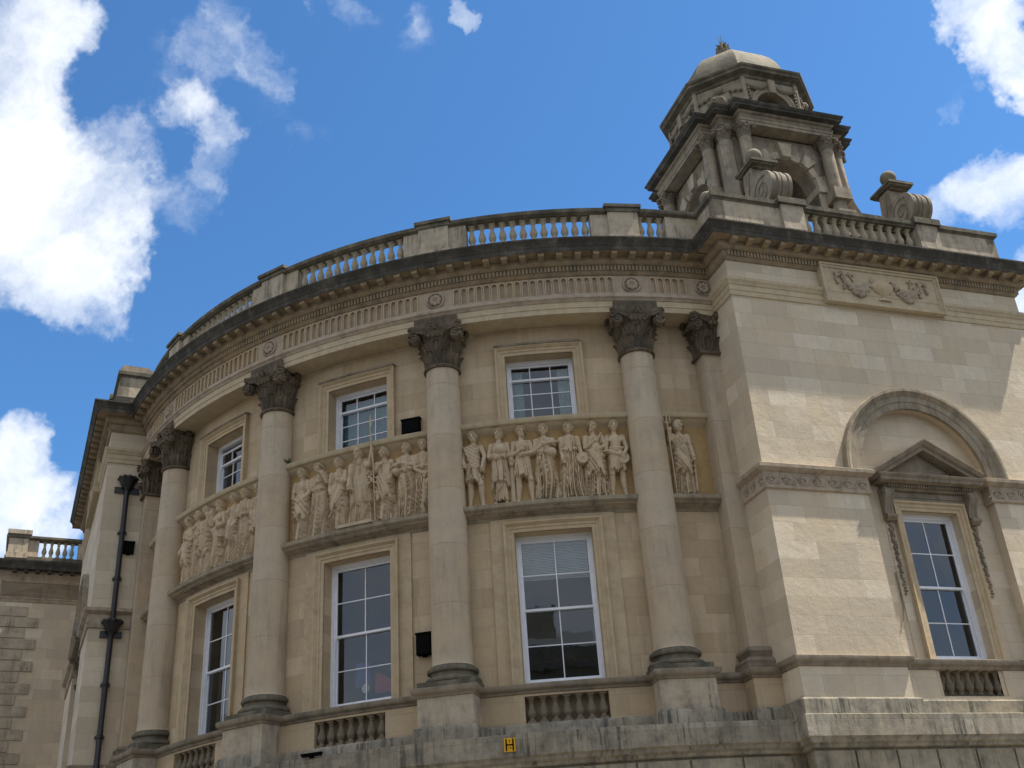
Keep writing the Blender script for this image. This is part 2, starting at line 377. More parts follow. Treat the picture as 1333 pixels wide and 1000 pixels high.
# ---------------------------------------------------------------- windows
def sash(mp, hw, z0, z1, cols, rows, split, parent, name='sash_window', label=None, pd=0., dropped=0.):
    """mp: flat map with p=0 at the outside of the box frame; split = rows in the lower sash"""
    w_ = empty(name, parent=parent, label=label)
    b = MB(); F = .075
    for (u0, u1, a, c) in ((-hw, -hw+F, z0, z1), (hw-F, hw, z0, z1), (-hw+F, hw-F, z1-F*1.3, z1), (-hw+F, hw-F, z0, z0+.07)):
        b.box(mp, u0, u1, a, c, pd-.16, pd)
    b.box(mp, -hw+F, hw-F, z0+.07, z0+.11, pd-.16, pd+.012)
    for s_ in (-1, 1):                                      # parting bead, a little inside
        b.box(mp, s_*(hw-F)-(.018 if s_ > 0 else 0), s_*(hw-F)+(0 if s_ > 0 else .018), z0+.1, z1-F*1.3, pd-.10, pd-.035)
    b.build('frame', 'paint', w_)
    iu = hw-F-.005; zt = z1-F*1.3-dropped; zb = z0+.10; H = zt-zb; zm = zb+H*split/rows
    S = .045; G = .020
    for nm, a, c, p_, rr in (('upper_sash', zm-.02, zt, pd-.06, rows-split), ('lower_sash', zb, zm+.02, pd-.105, split)):
        b = MB()
        for (u0, u1, x, y) in ((-iu, -iu+S, a, c), (iu-S, iu, a, c), (-iu+S, iu-S, c-S, c), (-iu+S, iu-S, a, a+S*(1.0 if nm[0] == 'u' else 1.7))): b.box(mp, u0, u1, x, y, p_-.04, p_, back=True)
        for k in range(1, cols): u = -iu+2*iu*k/cols; b.box(mp, u-G/2, u+G/2, a+S, c-S, p_-.035, p_-.006)
        for k in range(1, rr): z = a+(c-a)*k/rr; b.box(mp, -iu+S, iu-S, z-G/2, z+G/2, p_-.034, p_-.005)
        if nm[0] == 'u':
            for s_ in (-1, 1):                              # sash horns
                b.box(mp, s_*(iu-.02)-.014, s_*(iu-.02)+.014, a-.07, a, p_-.03, p_-.004)
        so = b.build(nm, 'paint', w_)
        g = MB(); g.quad(mp(-iu+S*.6, a+S*.5, p_-.02), mp(iu-S*.6, a+S*.5, p_-.02), mp(iu-S*.6, c-S*.5, p_-.02), mp(-iu+S*.6, c-S*.5, p_-.02)); g.build('pane', 'glass', w_, smooth=0)
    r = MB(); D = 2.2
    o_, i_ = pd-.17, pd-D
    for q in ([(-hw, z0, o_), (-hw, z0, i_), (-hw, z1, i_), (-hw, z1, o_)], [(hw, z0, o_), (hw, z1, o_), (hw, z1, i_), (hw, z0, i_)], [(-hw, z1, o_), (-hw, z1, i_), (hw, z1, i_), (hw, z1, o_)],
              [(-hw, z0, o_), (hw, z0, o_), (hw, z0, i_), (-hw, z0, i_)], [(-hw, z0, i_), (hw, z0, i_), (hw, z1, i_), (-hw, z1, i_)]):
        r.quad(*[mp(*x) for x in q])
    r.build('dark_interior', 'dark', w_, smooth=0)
    return w_
def curtain(mp, u0, u1, z0, z1, p, m_, parent, name='curtain', amp=.03, per=.11):
    b = MB(); n_ = max(6, int((u1-u0)/.012)); P = []
    for i in range(n_+1):
        u = u0+(u1-u0)*i/n_; q = p+amp*math.sin(2*PI*u/per+.6*math.sin(u*9)); P.append([mp(u, z0, q), mp(u, z1, q*.6+p*.4)])
    b.grid(P); b.build(name, m_, parent)
def surround(mp, hw, z0, z1, wd, parent, curved=True, cap=False):
    b = MB(); N = 8
    path = [(-hw, z0)]+[(-hw, z1)]+[(-hw+2*hw*i/N, z1) for i in range(1, N)]+[(hw, z1), (hw, z0)]
    prof = [(0, -.02), (0, .025), (.012, .03), (wd*.36, .03), (wd*.38, .05), (wd*.62, .05), (wd*.66, .07), (wd*.8, .10), (wd*.84, .115), (wd, .115), (wd, 0)]
    b.frame(mp, path, prof)
    b.build('stone_surround', 'surround', parent)
names = ['curved front, left bay', 'curved front, middle bay', 'curved front, right bay']
for k, c in enumerate(BAYC):
    low = sash(tan_map(RW-.29, c), .772, -.42, 2.545, 2, 4, 2, hall, 'tall_sash_window', 'tall eight-pane white sash window of the '+names[k])
    surround(curve_map(RW, c), LW[0], -.5, LW[2], .195, low)
    upw = sash(tan_map(RW-.29, c), .735, 4.93, 6.48, 3, 4, 3, hall, 'upper_sash_window', 'small white sash window above the carved frieze, '+names[k], dropped=.10 if k == 0 else 0)
    surround(curve_map(RW, c), UW[0], 4.86, UW[2], .195, upw)
    b = MB(); f = curve_map(RW, c)                            # thin hood over the upper window
    b.sweep([f(u, 0, 0)[:2] for u in np.linspace(-.93, .93, 9)], [(0, 6.655), (.14, 6.655), (.15, 6.69), (.13, 6.705), (0, 6.72)]); b.build('hood', 'grey', upw)
    t = tan_map(RW-.29, c)
    if k == 2:
        b = MB(); n_ = 22
        for i in range(n_):
            z = 2.35-i*.032; b.quad(t(-.64, z, -.155), t(.64, z, -.155), t(.64, z+.029, -.17), t(-.64, z+.029, -.17))
        b.box(t, -.64, .64, 2.38, 2.44, -.19, -.15); b.build('venetian_blind', 'blind', low, smooth=0)
        curtain(t, -.6, -.38, 4.9, 6.35, -.25, 'palecurtain', upw); curtain(t, .36, .6, 4.9, 6.35, -.25, 'palecurtain', upw)
    if k == 1:
        curtain(t, -.62, .62, 4.9, 6.28, -.22, 'curtain', upw)
        b = MB(); b.box(t, -.33, .0, .05, .52, -.26, -.25); b.build('poster', 'poster', low)
        b = MB(); b.lathe((0, 0, 0), [(0, 0), (.085, 0), (.09, .01), (0, .012)], 20); o = b.build('paper_disc', 'blind', low); nn = Vector(t(0, 0, 1))-Vector(t(0, 0, 0))
        o.matrix_local = Matrix.Translation(t(-.06, -.02+.02, -.2)) @ nn.to_track_quat('Z', 'Y').to_matrix().to_4x4()
        b = MB(); b.poly([t(.08, -.1, -.3), t(.62, -.1, -.3), t(.62, .02, -.3), t(.10, .33, -.3)]); b.build('red_banner', 'red', low)
    if k == 0:
        curtain(t, .0, .16, -.3, 2.4, -.3, 'bluecurtain', low); curtain(t, -.62, -.45, -.3, 2.4, -.35, 'wallin', low)
        b = MB(); b.box(t, .3, .36, -.25, -.1, -.2, -.15); b.build('ornament', 'yellow', low)

# ---------------------------------------------------------------- columns
def leaf(mb, org, out, side, h, w, curl, nv=12, nu=9, depth=0.02, tap=0.):
    """acanthus leaf rising from org; out/side unit vectors"""
    P = []
    for j in range(nv+1):
        v = j/nv; z = h*(v if v < .82 else .82+.18*math.sin((v-.82)/.18*PI/2)*1.0 - (v-.9)*1.2*(v > .9)); o = depth+tap*v+curl*(v**3.2)
        lob = .78+.22*abs(math.sin(v*PI*3.5)); ww = w*(.62+.5*math.sin(min(1, v*1.15)*PI*.9))*lob*(1 if v < .9 else .72)
        row = []
        for i in range(nu+1):
            u = -1+2*i/nu; oo = o+.018*math.cos(u*PI*2.5)*(1-v*.3)-.035*abs(u)**2+(.018 if abs(u) < .15 else 0); row.append(Vector(org)+Vector(out)*oo+Vector(side)*(u*ww/2)+Vector((0, 0, z)))
        P.append([tuple(q) for q in row])
    mb.grid(P)
def spiral(mb, c, ex, ez, ey, r, turns=2.1, hand=1, th=.026, depth=.05):
    """volute: c centre, ex lateral, ez up, ey outwards"""
    c, ex, ez, ey = map(Vector, (c, ex, ez, ey)); pts = []; rr = []
    N = int(16*turns)
    for i in range(N+1):
        q = i/N; a = PI/2+hand*2*PI*turns*q; ra = r*(1-.80*q**.8); pts.append(c+ex*ra*math.cos(a)+ez*ra*math.sin(a)+ey*(depth*(.3+.7*q))); rr.append(th*(1-.35*q))
    mb.tube(pts, rr, 6)
    M_ = 14; ring = [c+ex*r*.98*math.cos(2*PI*i/M_)+ez*r*.98*math.sin(2*PI*i/M_)-ey*.03 for i in range(M_)]
    mb.poly([tuple(p) for p in ring])
    mb.grid([[tuple(p), tuple(p-ey*.14)] for p in ring+[ring[0]]])
    mb.sphere(c+ey*.02, .03, 8)
def corinth(mb, rb=.34, sc=1., square=False):
    """capital with base at z=0, height .9; local x lateral, y outwards"""
    V = Vector
    if not square:
        mb.lathe((0, 0, 0), [(rb+.0, -.03), (rb+.045, -.02), (rb+.06, .01), (rb+.045, .04), (rb, .05), (rb-.01, .1), (rb+.02, .30), (rb+.06, .48), (rb+.11, .62), (rb+.16, .72), (rb+.18, .78)], 32)
        for k in range(8):
            a = 2*PI*k/8+PI/8; o = V((math.cos(a), math.sin(a), 0)); leaf(mb, o*(rb-.02)+V((0, 0, .05)), o, V((-o.y, o.x, 0)), .33, .27, .10, tap=.03)
        for k in range(8):
            a = 2*PI*k/8; o = V((math.cos(a), math.sin(a), 0)); leaf(mb, o*(rb-.02)+V((0, 0, .06)), o, V((-o.y, o.x, 0)), .56, .25, .10, depth=.0, tap=.09)
        for k in range(16):
            a = 2*PI*k/16+PI/16; o = V((math.cos(a), math.sin(a), 0)); leaf(mb, o*(rb+.03)+V((0, 0, .48)), o, V((-o.y, o.x, 0)), .22, .12, .09, nv=6, nu=5)
    else:
        h = rb
        P = [[(x*(h+o), y*(h+o), z) for o, z in ((0, -.03), (.05, -.02), (.06, .01), (.04, .04), (0, .05), (-.01, .1), (.0, .4), (.05, .62), (.12, .76))] for x, y in ((-1, -1), (1, -1), (1, 1), (-1, 1), (-1, -1))]
        mb.grid(P)
        for nx, ny in ((0, 1), (0, -1), (1, 0), (-1, 0)):
            o = V((nx, ny, 0)); s_ = V((-ny, nx, 0))
            for q in (-.24, 0, .24): leaf(mb, o*(h-.02)+s_*q+V((0, 0, .05)), o, s_, .33, .25, .13)
            for q in (-.36, -.12, .12, .36): leaf(mb, o*(h-.02)+s_*q+V((0, 0, .06)), o, s_, .56, .22, .15, depth=0)
            for q in (-.2, 0, .2): leaf(mb, o*(h+.02)+s_*q+V((0, 0, .5)), o, s_, .2, .12, .08, nv=6, nu=5)
    for nx, ny in ((0, 1), (0, -1), (1, 0), (-1, 0)):
        o = V((nx, ny, 0)); s_ = V((-ny, nx, 0))
        for q in (-1, 1):
            c = o*.545+s_*q*.45+V((0, 0, .635)); spiral(mb, c, s_, V((0, 0, 1)), o, .125, hand=-q, th=.027, depth=.03, turns=1.7)
            # stalk running into the volute
            mb.tube([o*(rb+.02)+s_*q*.08+V((0, 0, .5)), o*(rb+.08)+s_*q*.13+V((0, 0, .63)), o*.53+s_*q*.22+V((0, 0, .72)), o*.555+s_*q*.40+V((0, 0, .76))], [.02, .024, .028, .028])
        for q in (-.09, -.03, .03, .09):                   # egg and dart rim / fleuron
            mb.sphere(o*(rb+.14)+s_*q*1.6+V((0, 0, .68)), .035, 8, rz=1.4)
        for a in range(5):
            an = -PI/3+PI/6*a*1.0; leaf(mb, o*.49+V((0, 0, .74)), o, (s_*math.cos(an)+V((0, 0, .2*math.sin(an)))), .16, .14, .05, nv=5, nu=5)
        mb.sphere(o*.55+V((0, 0, .86)), .055, 10)
        for a in range(6): mb.sphere(o*.565+s_*.07*math.cos(a*PI/3)+V((0, 0, .86+.065*math.sin(a*PI/3))), .028, 7)
    # abacus with concave sides
    ring = []
    for k in range(4):
        a = PI/4+k*PI/2; 
        for q in (-.06, .06): ring.append((0.785*math.cos(a)-q*math.sin(a), 0.785*math.sin(a)+q*math.cos(a)))
        a2 = a+PI/2; p0 = V((0.785*math.cos(a), 0.785*math.sin(a))); p1 = V((0.785*math.cos(a2), 0.785*math.sin(a2))); mid = (p0+p1)/2
        for t_ in (.2, .4, .6, .8): p_ = p0.lerp(p1, t_); ring.append(tuple(p_-mid.normalized()*(.10*math.sin(PI*t_))))
    pr = [(.93, .775), (.96, .79), (.965, .83), (1.0, .85), (1.0, .90), (.97, .903)]
    mb.grid([[(x*k_, y*k_, z) for k_, z in pr] for x, y in ring+[ring[0]]])
    mb.poly([(x*.93, y*.93, .775) for x, y in ring])
b = MB(); corinth(b); cap_me = b.mesh('capital', 'cap', 40)
b = MB(); corinth(b, .385, square=True); pcap_me = b.mesh('pilaster_capital', 'cap', 40)
b = MB()
prof = []
for i in range(25):
    t = i/24; r = .384-.042*(max(0, t-.28)/.72)**1.6; prof.append((r, .02+t*6.16))
prof = [(.415, -.0), (.405, .02), (.39, .05)]+prof[1:-1]+[(.342, 6.17), (.36, 6.19)]
b.lathe((0, 0, 0), prof, 56); shaft_me = b.mesh('shaft', 'shaft', 40)
b = MB()
b.lathe((0, 0, 0), [(.385, .02), (.42, 0.0), (.425, -.02), (.44, -.03), (.475, -.05), (.485, -.08), (.475, -.11), (.44, -.13), (.425, -.14), (.42, -.17), (.43, -.20), (.455, -.215), (.51, -.23), (.535, -.265), (.53, -.30), (.50, -.325), (.49, -.33)], 48)
idm = lambda u, z, p: (u, p, z)
b.box(idm, -.54, .54, -.44, -.325, -.54, .54, back=True); base_me = b.mesh('column_base', 'coping', 40)
b = MB(); b.box(idm, -.47, .47, 0.004, .232, -.4, .44, back=True); imp_me = b.mesh('impost_block', 'cap', 0)
def frame_at(R, a, z):
    A = R_(a); y = Vector((math.sin(A), -math.cos(A), 0)); x = Vector((math.cos(A), math.sin(A), 0)); M_ = Matrix((x, y, Vector((0, 0, 1)))).transposed().to_4x4(); M_.translation = pol(R, a, z); return M_
RC = 11.855
pos_txt = ['nearest the drainpipe', 'second from the left', 'third from the left', 'nearest the right pavilion']
for k, a in enumerate(COLA):
    c = empty('column', parent=hall, label='round engaged column with dark leafy capital, '+pos_txt[k])
    inst(shaft_me, 'shaft', c, frame_at(RC, a, 0)); inst(base_me, 'base', c, frame_at(RC, a, 0)); inst(cap_me, 'capital', c, frame_at(RC, a, 6.2)); inst(imp_me, 'impost_block', c, frame_at(RC, a, 7.095))
# pilasters next to the pavilions
for a0, a1, sgn in ((36.55, AR+.5, 1), (AL-.5, -37.95, -1)):
    pc = empty('pilaster', parent=hall, label='flat pilaster with dark leafy capital beside the '+('right' if sgn > 0 else 'left')+' pavilion')
    b = MB(); ac = a0 if sgn > 0 else a1; path = [pol(RW-.05, ac, 0)[:2], pol(12.13, ac, 0)[:2]]+[pol(12.13, q, 0)[:2] for q in (np.linspace(a0, a1, 4)[1:] if sgn > 0 else np.linspace(a1, a0, 4)[1:])]
    if sgn < 0: path = path[::-1]
    b.sweep(path, [(.02, 0), (.0, .04), (0, 6.18), (.02, 6.2)], caps=False); b.build('shaft', 'shaft', pc)
    b = MB(); b.sweep(path, [(-.02, .02), (.04, 0.0), (.09, -.05), (.10, -.09), (.06, -.14), (.05, -.19), (.13, -.23), (.155, -.28), (.14, -.33), (.16, -.33), (.16, -.44)], caps=False); b.build('base', 'grey', pc)
    mid = (36.55+39.9)/2 if sgn > 0 else -(37.95+41.4)/2
    inst(pcap_me, 'capital', pc, frame_at(12.13-.36, ac+sgn*math.degrees(.37/12), 6.2))
    inst(imp_me, 'impost_block', pc, frame_at(12.13-.40, ac+sgn*math.degrees(.39/12), 7.095))

# ---------------------------------------------------------------- pavilion walls
def arch_pts(c, z, r, n=24, a0=PI, a1=0): return [(c+r*math.cos(a0+(a1-a0)*i/n), z+r*math.sin(a0+(a1-a0)*i/n)) for i in range(n+1)]
def quadmap(mb, f, pts, p=0, uv=None):
    mb.quad(*[f(u, z, p) for u, z in pts], uv=pts)
def arch_wall(mb, f, u0, u1, z1, c, hw, zs, zb, p=0, n=32):
    """wall from zb to z1 between u0 and u1 with an arched opening"""
    quadmap(mb, f, [(u0, zb), (c-hw, zb), (c-hw, zs), (u0, zs)], p); quadmap(mb, f, [(c+hw, zb), (u1, zb), (u1, zs), (c+hw, zs)], p)
    A = arch_pts(c, zs, hw, n)
    for i in range(n):
        x0, x1 = A[i], A[i+1]
        def outer(q, th):
            dx, dz = math.cos(th), math.sin(th)
            k = min([(u1-c)/dx if dx > 1e-6 else 1e9, (u0-c)/dx if dx < -1e-6 else 1e9, (z1-zs)/dz if dz > 1e-6 else 1e9]); return (c+dx*k, zs+dz*k)
        t0, t1 = PI-PI*i/n, PI-PI*(i+1)/n
        o0, o1 = outer(0, t0), outer(0, t1)
        pts = [x0, x1, o1, o0]
        quadmap(mb, f, pts, p)
        # corner filler
        for cu in (u0, u1):
            th = math.atan2(z1-zs, cu-c)
            if min(t0, t1) < th < max(t0, t1) and (abs(o0[1]-z1) > 1e-6) != (abs(o1[1]-z1) > 1e-6):
                mb.poly([f(*o0, p), f(*o1, p), f(cu, z1, p)], uv=[o0, o1, (cu, z1)])
def pavilion(P, s0, W, side, txt):
    pv = empty('pavilion', parent=hall, label='square corner pavilion, '+txt)
    c = s0+W/2 if side > 0 else s0+3.754; u1 = s0+W; hw = 1.5; zs = 3.32; rec = -.22
    b = MB()
    arch_wall(b, P, s0, u1, 8.06, c, hw, zs, -.42)
    A = [(c-hw, -.42)]+arch_pts(c, zs, hw, 32)+[(c+hw, -.42)]
    for i in range(len(A)-1): b.quad(P(*A[i], 0), P(*A[i+1], 0), P(*A[i+1], rec), P(*A[i], rec))
    # recessed panel with the window opening
    ow, oz0, oz1 = .665, -.40, 2.60
    quadmap(b, P, [(c-hw-.05, -1.4), (c-ow, -1.4), (c-ow, 3.32), (c-hw-.05, 3.32)], rec); quadmap(b, P, [(c+ow, -1.4), (c+hw+.05, -1.4), (c+hw+.05, 3.32), (c+ow, 3.32)], rec)
    quadmap(b, P, [(c-ow, oz1), (c+ow, oz1), (c+ow, 3.32), (c-ow, 3.32)], rec)
    T = arch_pts(c, 3.32, hw+.05, 16); b.poly([P(u, z, rec) for u, z in T], uv=T)
    for s_ in (-1, 1): b.quad(P(c+s_*ow, oz0, rec), P(c+s_*ow, oz0, rec-.24), P(c+s_*ow, oz1, rec-.24), P(c+s_*ow, oz1, rec))
    b.quad(P(c-ow, oz1, rec), P(c+ow, oz1, rec), P(c+ow, oz1, rec-.24), P(c-ow, oz1, rec-.24))
    # returns
    b.quad(P(s0, -1.4, 0), P(s0, -1.4, -1.6), P(s0, 8.06, -1.6), P(s0, 8.06, 0), uv=((0, -1.4), (-1.6, -1.4), (-1.6, 8.06), (0, 8.06)))
    b.quad(P(u1, -1.4, 0), P(u1, -1.4, -8), P(u1, 8.06, -8), P(u1, 8.06, 0), uv=((0, -1.4), (8, -1.4), (8, 8.06), (0, 8.06)))
    for x0, x1 in ((s0, c-hw), (c+hw, u1)): quadmap(b, P, [(x0, -1.15), (x1, -1.15), (x1, -.42), (x0, -.42)])
    b.build('wall', 'ashlar_pale', pv)
    def ordpath(pts): return pts if side > 0 else pts[::-1]
    xx = lambda pts: ordpath([p2(P, s, n) for s, n in pts])
    # archivolt
    b = MB(); hq = hw-.012; ap = [(c-hq, zs-.02)]+arch_pts(c, zs, hq, 40)+[(c+hq, zs-.02)]
    b.frame(P, ap, [(0, -.05), (0, .03), (.14, .035), (.15, .055), (.27, .06), (.29, .09), (.35, .12), (.36, .135), (.42, .135), (.43, .10), (.43, 0)]); b.build('archivolt', 'ledge', pv)
    # impost bands with running scroll
    for (pts, u_a, u_b) in (([(s0, -.95), (s0, 0), (c-hw+.03, 0), (c-hw+.03, rec)], s0, c-hw), ([(c+hw-.03, rec), (c+hw-.03, 0), (u1, 0), (u1, -2)], c+hw, u1)):
        b = MB(); b.sweep(xx(pts), [(0, 2.80), (.045, 2.82), (.05, 2.87), (.03, 2.88), (.03, 3.15), (.06, 3.17), (.10, 3.19), (.14, 3.22), (.145, 3.29), (.12, 3.305), (0, 3.34)])
        n_ = int((u_b-u_a)/.34)
        for k in range(n_+1):
            uu = u_a+.12+k*.34
            if uu > u_b-.08: break
            pts_ = [Vector(P(uu+.11*(1-.8*q)*math.cos(PI/2+q*3.6*PI*1), 3.0+.11*(1-.8*q)*math.sin(PI/2+q*3.6*PI), .035)) for q in np.linspace(0, 1, 26)]
            b.tube([P(uu-.26, 2.90, .03), P(uu-.18, 2.94, .04), P(uu-.1, 3.09, .04)]+pts_, .016, 5)
        if side > 0 and u_a == s0:
            for k in range(3):
                q0 = -.12-k*.3
                b.tube([P(s0-.035, 3.0+.10*(1-.8*q)*math.sin(PI/2+q*3.6*PI), q0-.10*(1-.8*q)*math.cos(PI/2+q*3.6*PI)) for q in np.linspace(0, 1, 24)], .016, 5)
        b.build('impost_band', 'frieze', pv)
    # architrave bands
    pts = [(s0, -.95), (s0, 0), (u1, 0), (u1, -7)]
    b = MB(); b.sweep(xx(pts), [(0, 7.15), (.03, 7.165), (.03, 7.27), (.045, 7.28), (.045, 7.40), (.065, 7.41), (.085, 7.47), (.11, 7.50), (.115, 7.56), (.0, 7.60)]); b.build('architrave', 'smooth', pv)
    # window
    f0 = lambda u, z, p: P(c+u, z, p)
    wn = sash(lambda u, z, p: P(c+u, z, rec-.17+p), .672, -.40, 2.61, 2, 4, 2, pv, 'pedimented_sash_window', 'tall white sash window under a stone pediment')
    fr_ = lambda u, z, p: P(c+u, z, rec+p)
    b = MB(); b.frame(fr_, [(-ow, -.38), (-ow, oz1), (ow, oz1), (ow, -.38)], [(0, -.02), (0, .03), (.07, .035), (.075, .055), (.14, .055), (.15, .09), (.19, .10), (.19, 0)]); b.build('stone_surround', 'surround', wn)
    b = MB()   # frieze over the window, cornice and pediment
    b.box(fr_, -.95, .95, 2.79, 3.0, 0, .07); b.box(fr_, -.86, .86, 2.86, 2.96, .07, .085)
    E0 = 1.28; lp = [(-.98, 0), (-.98, .12), (.98, .12), (.98, 0)]
    pth = xx([(c+u, rec+n_) for u, n_ in lp])
    b.sweep(pth, [(-.1, 2.98), (.03, 2.99), (.04, 3.03), (.06, 3.03), (.06, 3.09), (.10, 3.10), (.24, 3.12), (.24, 3.18), (.27, 3.20), (.29, 3.23), (.29, 3.25), (-.1, 3.27)])
    for k in range(34):
        u = -.97+k*.0583; b.box(fr_, u, u+.034, 3.03, 3.088, .17, .225)
    # raking cornices
    ax, az = 1.27, .70; ln = math.hypot(ax, az)
    for s_ in (-1, 1):
        rk = lambda u, z, p, s_=s_: fr_(s_*(ax*(1-u))+0*z, 3.25+az*u+z, p)
        prof_ = [(0, -.10, .10), (0, -.09, .30), (0, -.02, .31), (0, .0, .36), (0, .05, .39), (0, .075, .41), (0, .095, .41), (0, .10, .0)]
        b.grid([[rk(u, z*1.15, p) for _, z, p in prof_] for u in (0.0, .5, 1.0)])
        b.poly([rk(0, z*1.15, p) for _, z, p in prof_])
        for k in range(20): u = .1+k*.043; b.quad(rk(u, -.16, .16), rk(u+.024, -.16, .16), rk(u+.024, -.115, .16), rk(u, -.115, .16)); b.quad(rk(u, -.16, .16), rk(u+.024, -.16, .16), rk(u+.024, -.16, .08), rk(u, -.16, .08))
    b.poly([fr_(-1.2, 3.2, .09), fr_(1.2, 3.2, .09), fr_(0, 3.2+.72, .09)])
    b.build('pediment', 'grey', wn)
    for s_ in (-1, 1):   # scroll consoles with husk drops
        b = MB(); x0, x1 = s_*1.0-.10, s_*1.0+.10
        pr = [(.0, 3.0), (.22, 3.0), (.255, 2.93), (.25, 2.84), (.19, 2.76), (.13, 2.66), (.105, 2.56), (.11, 2.50), (.15, 2.46), (.16, 2.40), (.12, 2.35), (.06, 2.34), (0, 2.36)]
        g = [[fr_(x, z, p) for p, z in pr] for x in (x0, x0+.03, x0+.05, x1-.05, x1-.03, x1)]
        for r_, dd in ((2, .02), (3, .02)): g[r_] = [fr_((x0+.05 if r_ == 2 else x1-.05), z, p-dd) for p, z in pr]
        b.grid(g); b.poly([fr_(x0, z, p) for p, z in pr]); b.poly([fr_(x1, z, p) for p, z in pr][::-1])
        for sx in (x0-.004, x1+.004):
            b.tube([fr_(sx, 2.90+.07*(1-.7*q)*math.sin(q*9), .15+.07*(1-.7*q)*math.cos(q*9)) for q in np.linspace(0, 1, 18)], .012, 5)
        b.tube([fr_(x0-.02, 2.43, .14), fr_(x1+.02, 2.43, .14)], .045, 8)
        for k in range(24):
            z = 2.30-k*.062; q = 1-.45*k/24
            b.sphere(fr_(s_*1.0+.022*math.sin(k*2.1), z, .04), .042*q, 7, rz=1.1)
            if k % 2 == 0:
                for e in (-1, 1): b.sphere(fr_(s_*1.0+e*.045*q, z+.01, .03), .028*q, 6)
        b.build('scroll_console', 'grey', wn)
    for s_ in (-1, 1):   # margin strip with the husks
        b = MB(); b.box(fr_, s_*1.0-.09, s_*1.0+.09, -.38, 2.95, 0, .018); b.build('margin_strip', 'ashlar_pale', wn)
    # plaque with urn and swags
    pq = empty('urn_plaque', parent=pv, label='framed relief panel of an urn between two leafy swags')
    b = MB(); qw, q0, q1 = 1.42, 7.32, 8.10; pm = lambda u, z, p: P(c+u, z, p)
    b.frame(pm, [(-qw, q0), (-qw, q1), (qw, q1), (qw, q0)], [(.0, .10), (.02, .13), (.06, .14), (.07, .17), (.11, .17), (.11, .0)], closed=True)
    b.quad(pm(-qw, q0, .10), pm(qw, q0, .10), pm(qw, q1, .10), pm(-qw, q1, .10)); b.build('frame', 'smooth', pq)
    for s_ in (-1, 1):
        b = MB()
        sw = []
        for q in np.linspace(0, 1, 19):
            u = .25+q*.75; z = 7.87-.30*math.sin(q*PI)-.0*q; sw.append((s_*u, z))
        for i, (u, z) in enumerate(sw):
            rr = .045+.06*math.sin(i/18*PI)
            for e in range(3): b.sphere(pm(u+rng.normal()*.012, z+rng.normal()*.02+(e-1)*rr*.8, .12+.02*(e == 1)), rr*.62, 7)
        for du, L_ in ((.98, .42), (1.15, .30)):
            for k in range(int(L_/.06)): b.sphere(pm(s_*du+.02*math.sin(k*2.), 7.98-k*.06, .13), .045 if k < 2 else (.03+.012*(k == int(L_/.06)-1)), 7)
        for k in range(16):
            t_ = rng.uniform(0, 6.28); b.sphere(pm(s_*(1.06+.11*math.cos(t_)*rng.uniform(.3, 1)), 7.98+.06*math.sin(t_)*rng.uniform(.3, 1), .13), rng.uniform(.022, .042), 6)
        for k in range(7): b.sphere(pm(s_*(.80-.012*k), 8.01-.032*k, .12), .030-.002*k+.008*(k < 2), 6)
        for k in range(5): b.sphere(pm(s_*(.70+.035*k), 8.01-.02*abs(k-2), .12), .024, 6)
        b.build('swag', 'frieze', pq)
    b = MB()
    pr = [(0, 7.40), (.17, 7.40), (.17, 7.43), (.05, 7.45), (.04, 7.50), (.10, 7.53), (.22, 7.62), (.29, 7.73), (.30, 7.79), (.27, 7.81), (.26, 7.84), (.18, 7.89), (.10, 7.93), (.05, 7.95), (.03, 7.99), (0, 8.01)]
    g = []
    for i in range(17):
        th = PI*i/16; g.append([P(c-r*math.cos(th), z, .10+.32*r*math.sin(th)*(1+(.22 if i % 2 else -.10)*(7.52 < z < 7.76))) for r, z in pr])
    b.grid(g); b.build('urn', 'surround', pq)
    # lower dado under the window with balusters
    dd = rec+.02
    dz0, dz1 = -1.04, -.55; bw = .76
    b = MB(); f2 = lambda u, z, p: P(c+u, z, dd+p)
    for q in ([(-hw, -1.15), (-bw, -1.15), (-bw, -.5), (-hw, -.5)], [(bw, -1.15), (hw, -1.15), (hw, -.5), (bw, -.5)], [(-bw, -1.15), (bw, -1.15), (bw, dz0), (-bw, dz0)], [(-bw, dz1), (bw, dz1), (bw, -.5), (-bw, -.5)]): quadmap(b, f2, q)
    for s_ in (-1, 1): b.quad(f2(s_*bw, dz0, 0), f2(s_*bw, dz1, 0), f2(s_*bw, dz1, -.24), f2(s_*bw, dz0, -.24))
    b.quad(f2(-bw, dz0, 0), f2(bw, dz0, 0), f2(bw, dz0, -.24), f2(-bw, dz0, -.24)); b.quad(f2(-bw, dz1, 0), f2(bw, dz1, 0), f2(bw, dz1, -.24), f2(-bw, dz1, -.24)); b.quad(f2(-bw, dz0, -.24), f2(bw, dz0, -.24), f2(bw, dz1, -.24), f2(-bw, dz1, -.24))
    b.build('dado', 'ashlar_pale', pv)
    bl = empty('window_balustrade', parent=pv)
    for k in range(7):
        inst(bald_me, 'baluster', bl, Matrix.Translation(f2(-bw+bw*2*(k+.5)/7, dz0, -.11)) @ Matrix.Diagonal((1, 1, (dz1-dz0)/.6, 1)))
    # sill course / cap
    pts = [(s0, -.95), (s0, 0), (c-hw+.02, 0), (c-hw+.02, dd), (c+hw-.02, dd), (c+hw-.02, 0), (u1, 0), (u1, -7)]
    b = MB(); b.sweep(xx(pts), [(0, -.56), (.03, -.55), (.04, -.50), (.09, -.47), (.10, -.44), (.10, -.38), (.0, -.35)]); b.build('sill_course', 'grey', pv)
    b = MB(); b.sweep(xx(pts), [(0, -1.10), (.07, -1.115), (.09, -1.14), (.09, -1.45), (.0, -1.46)]); b.build('plinth_course', 'plinth', pv)
    return pv, c, u1
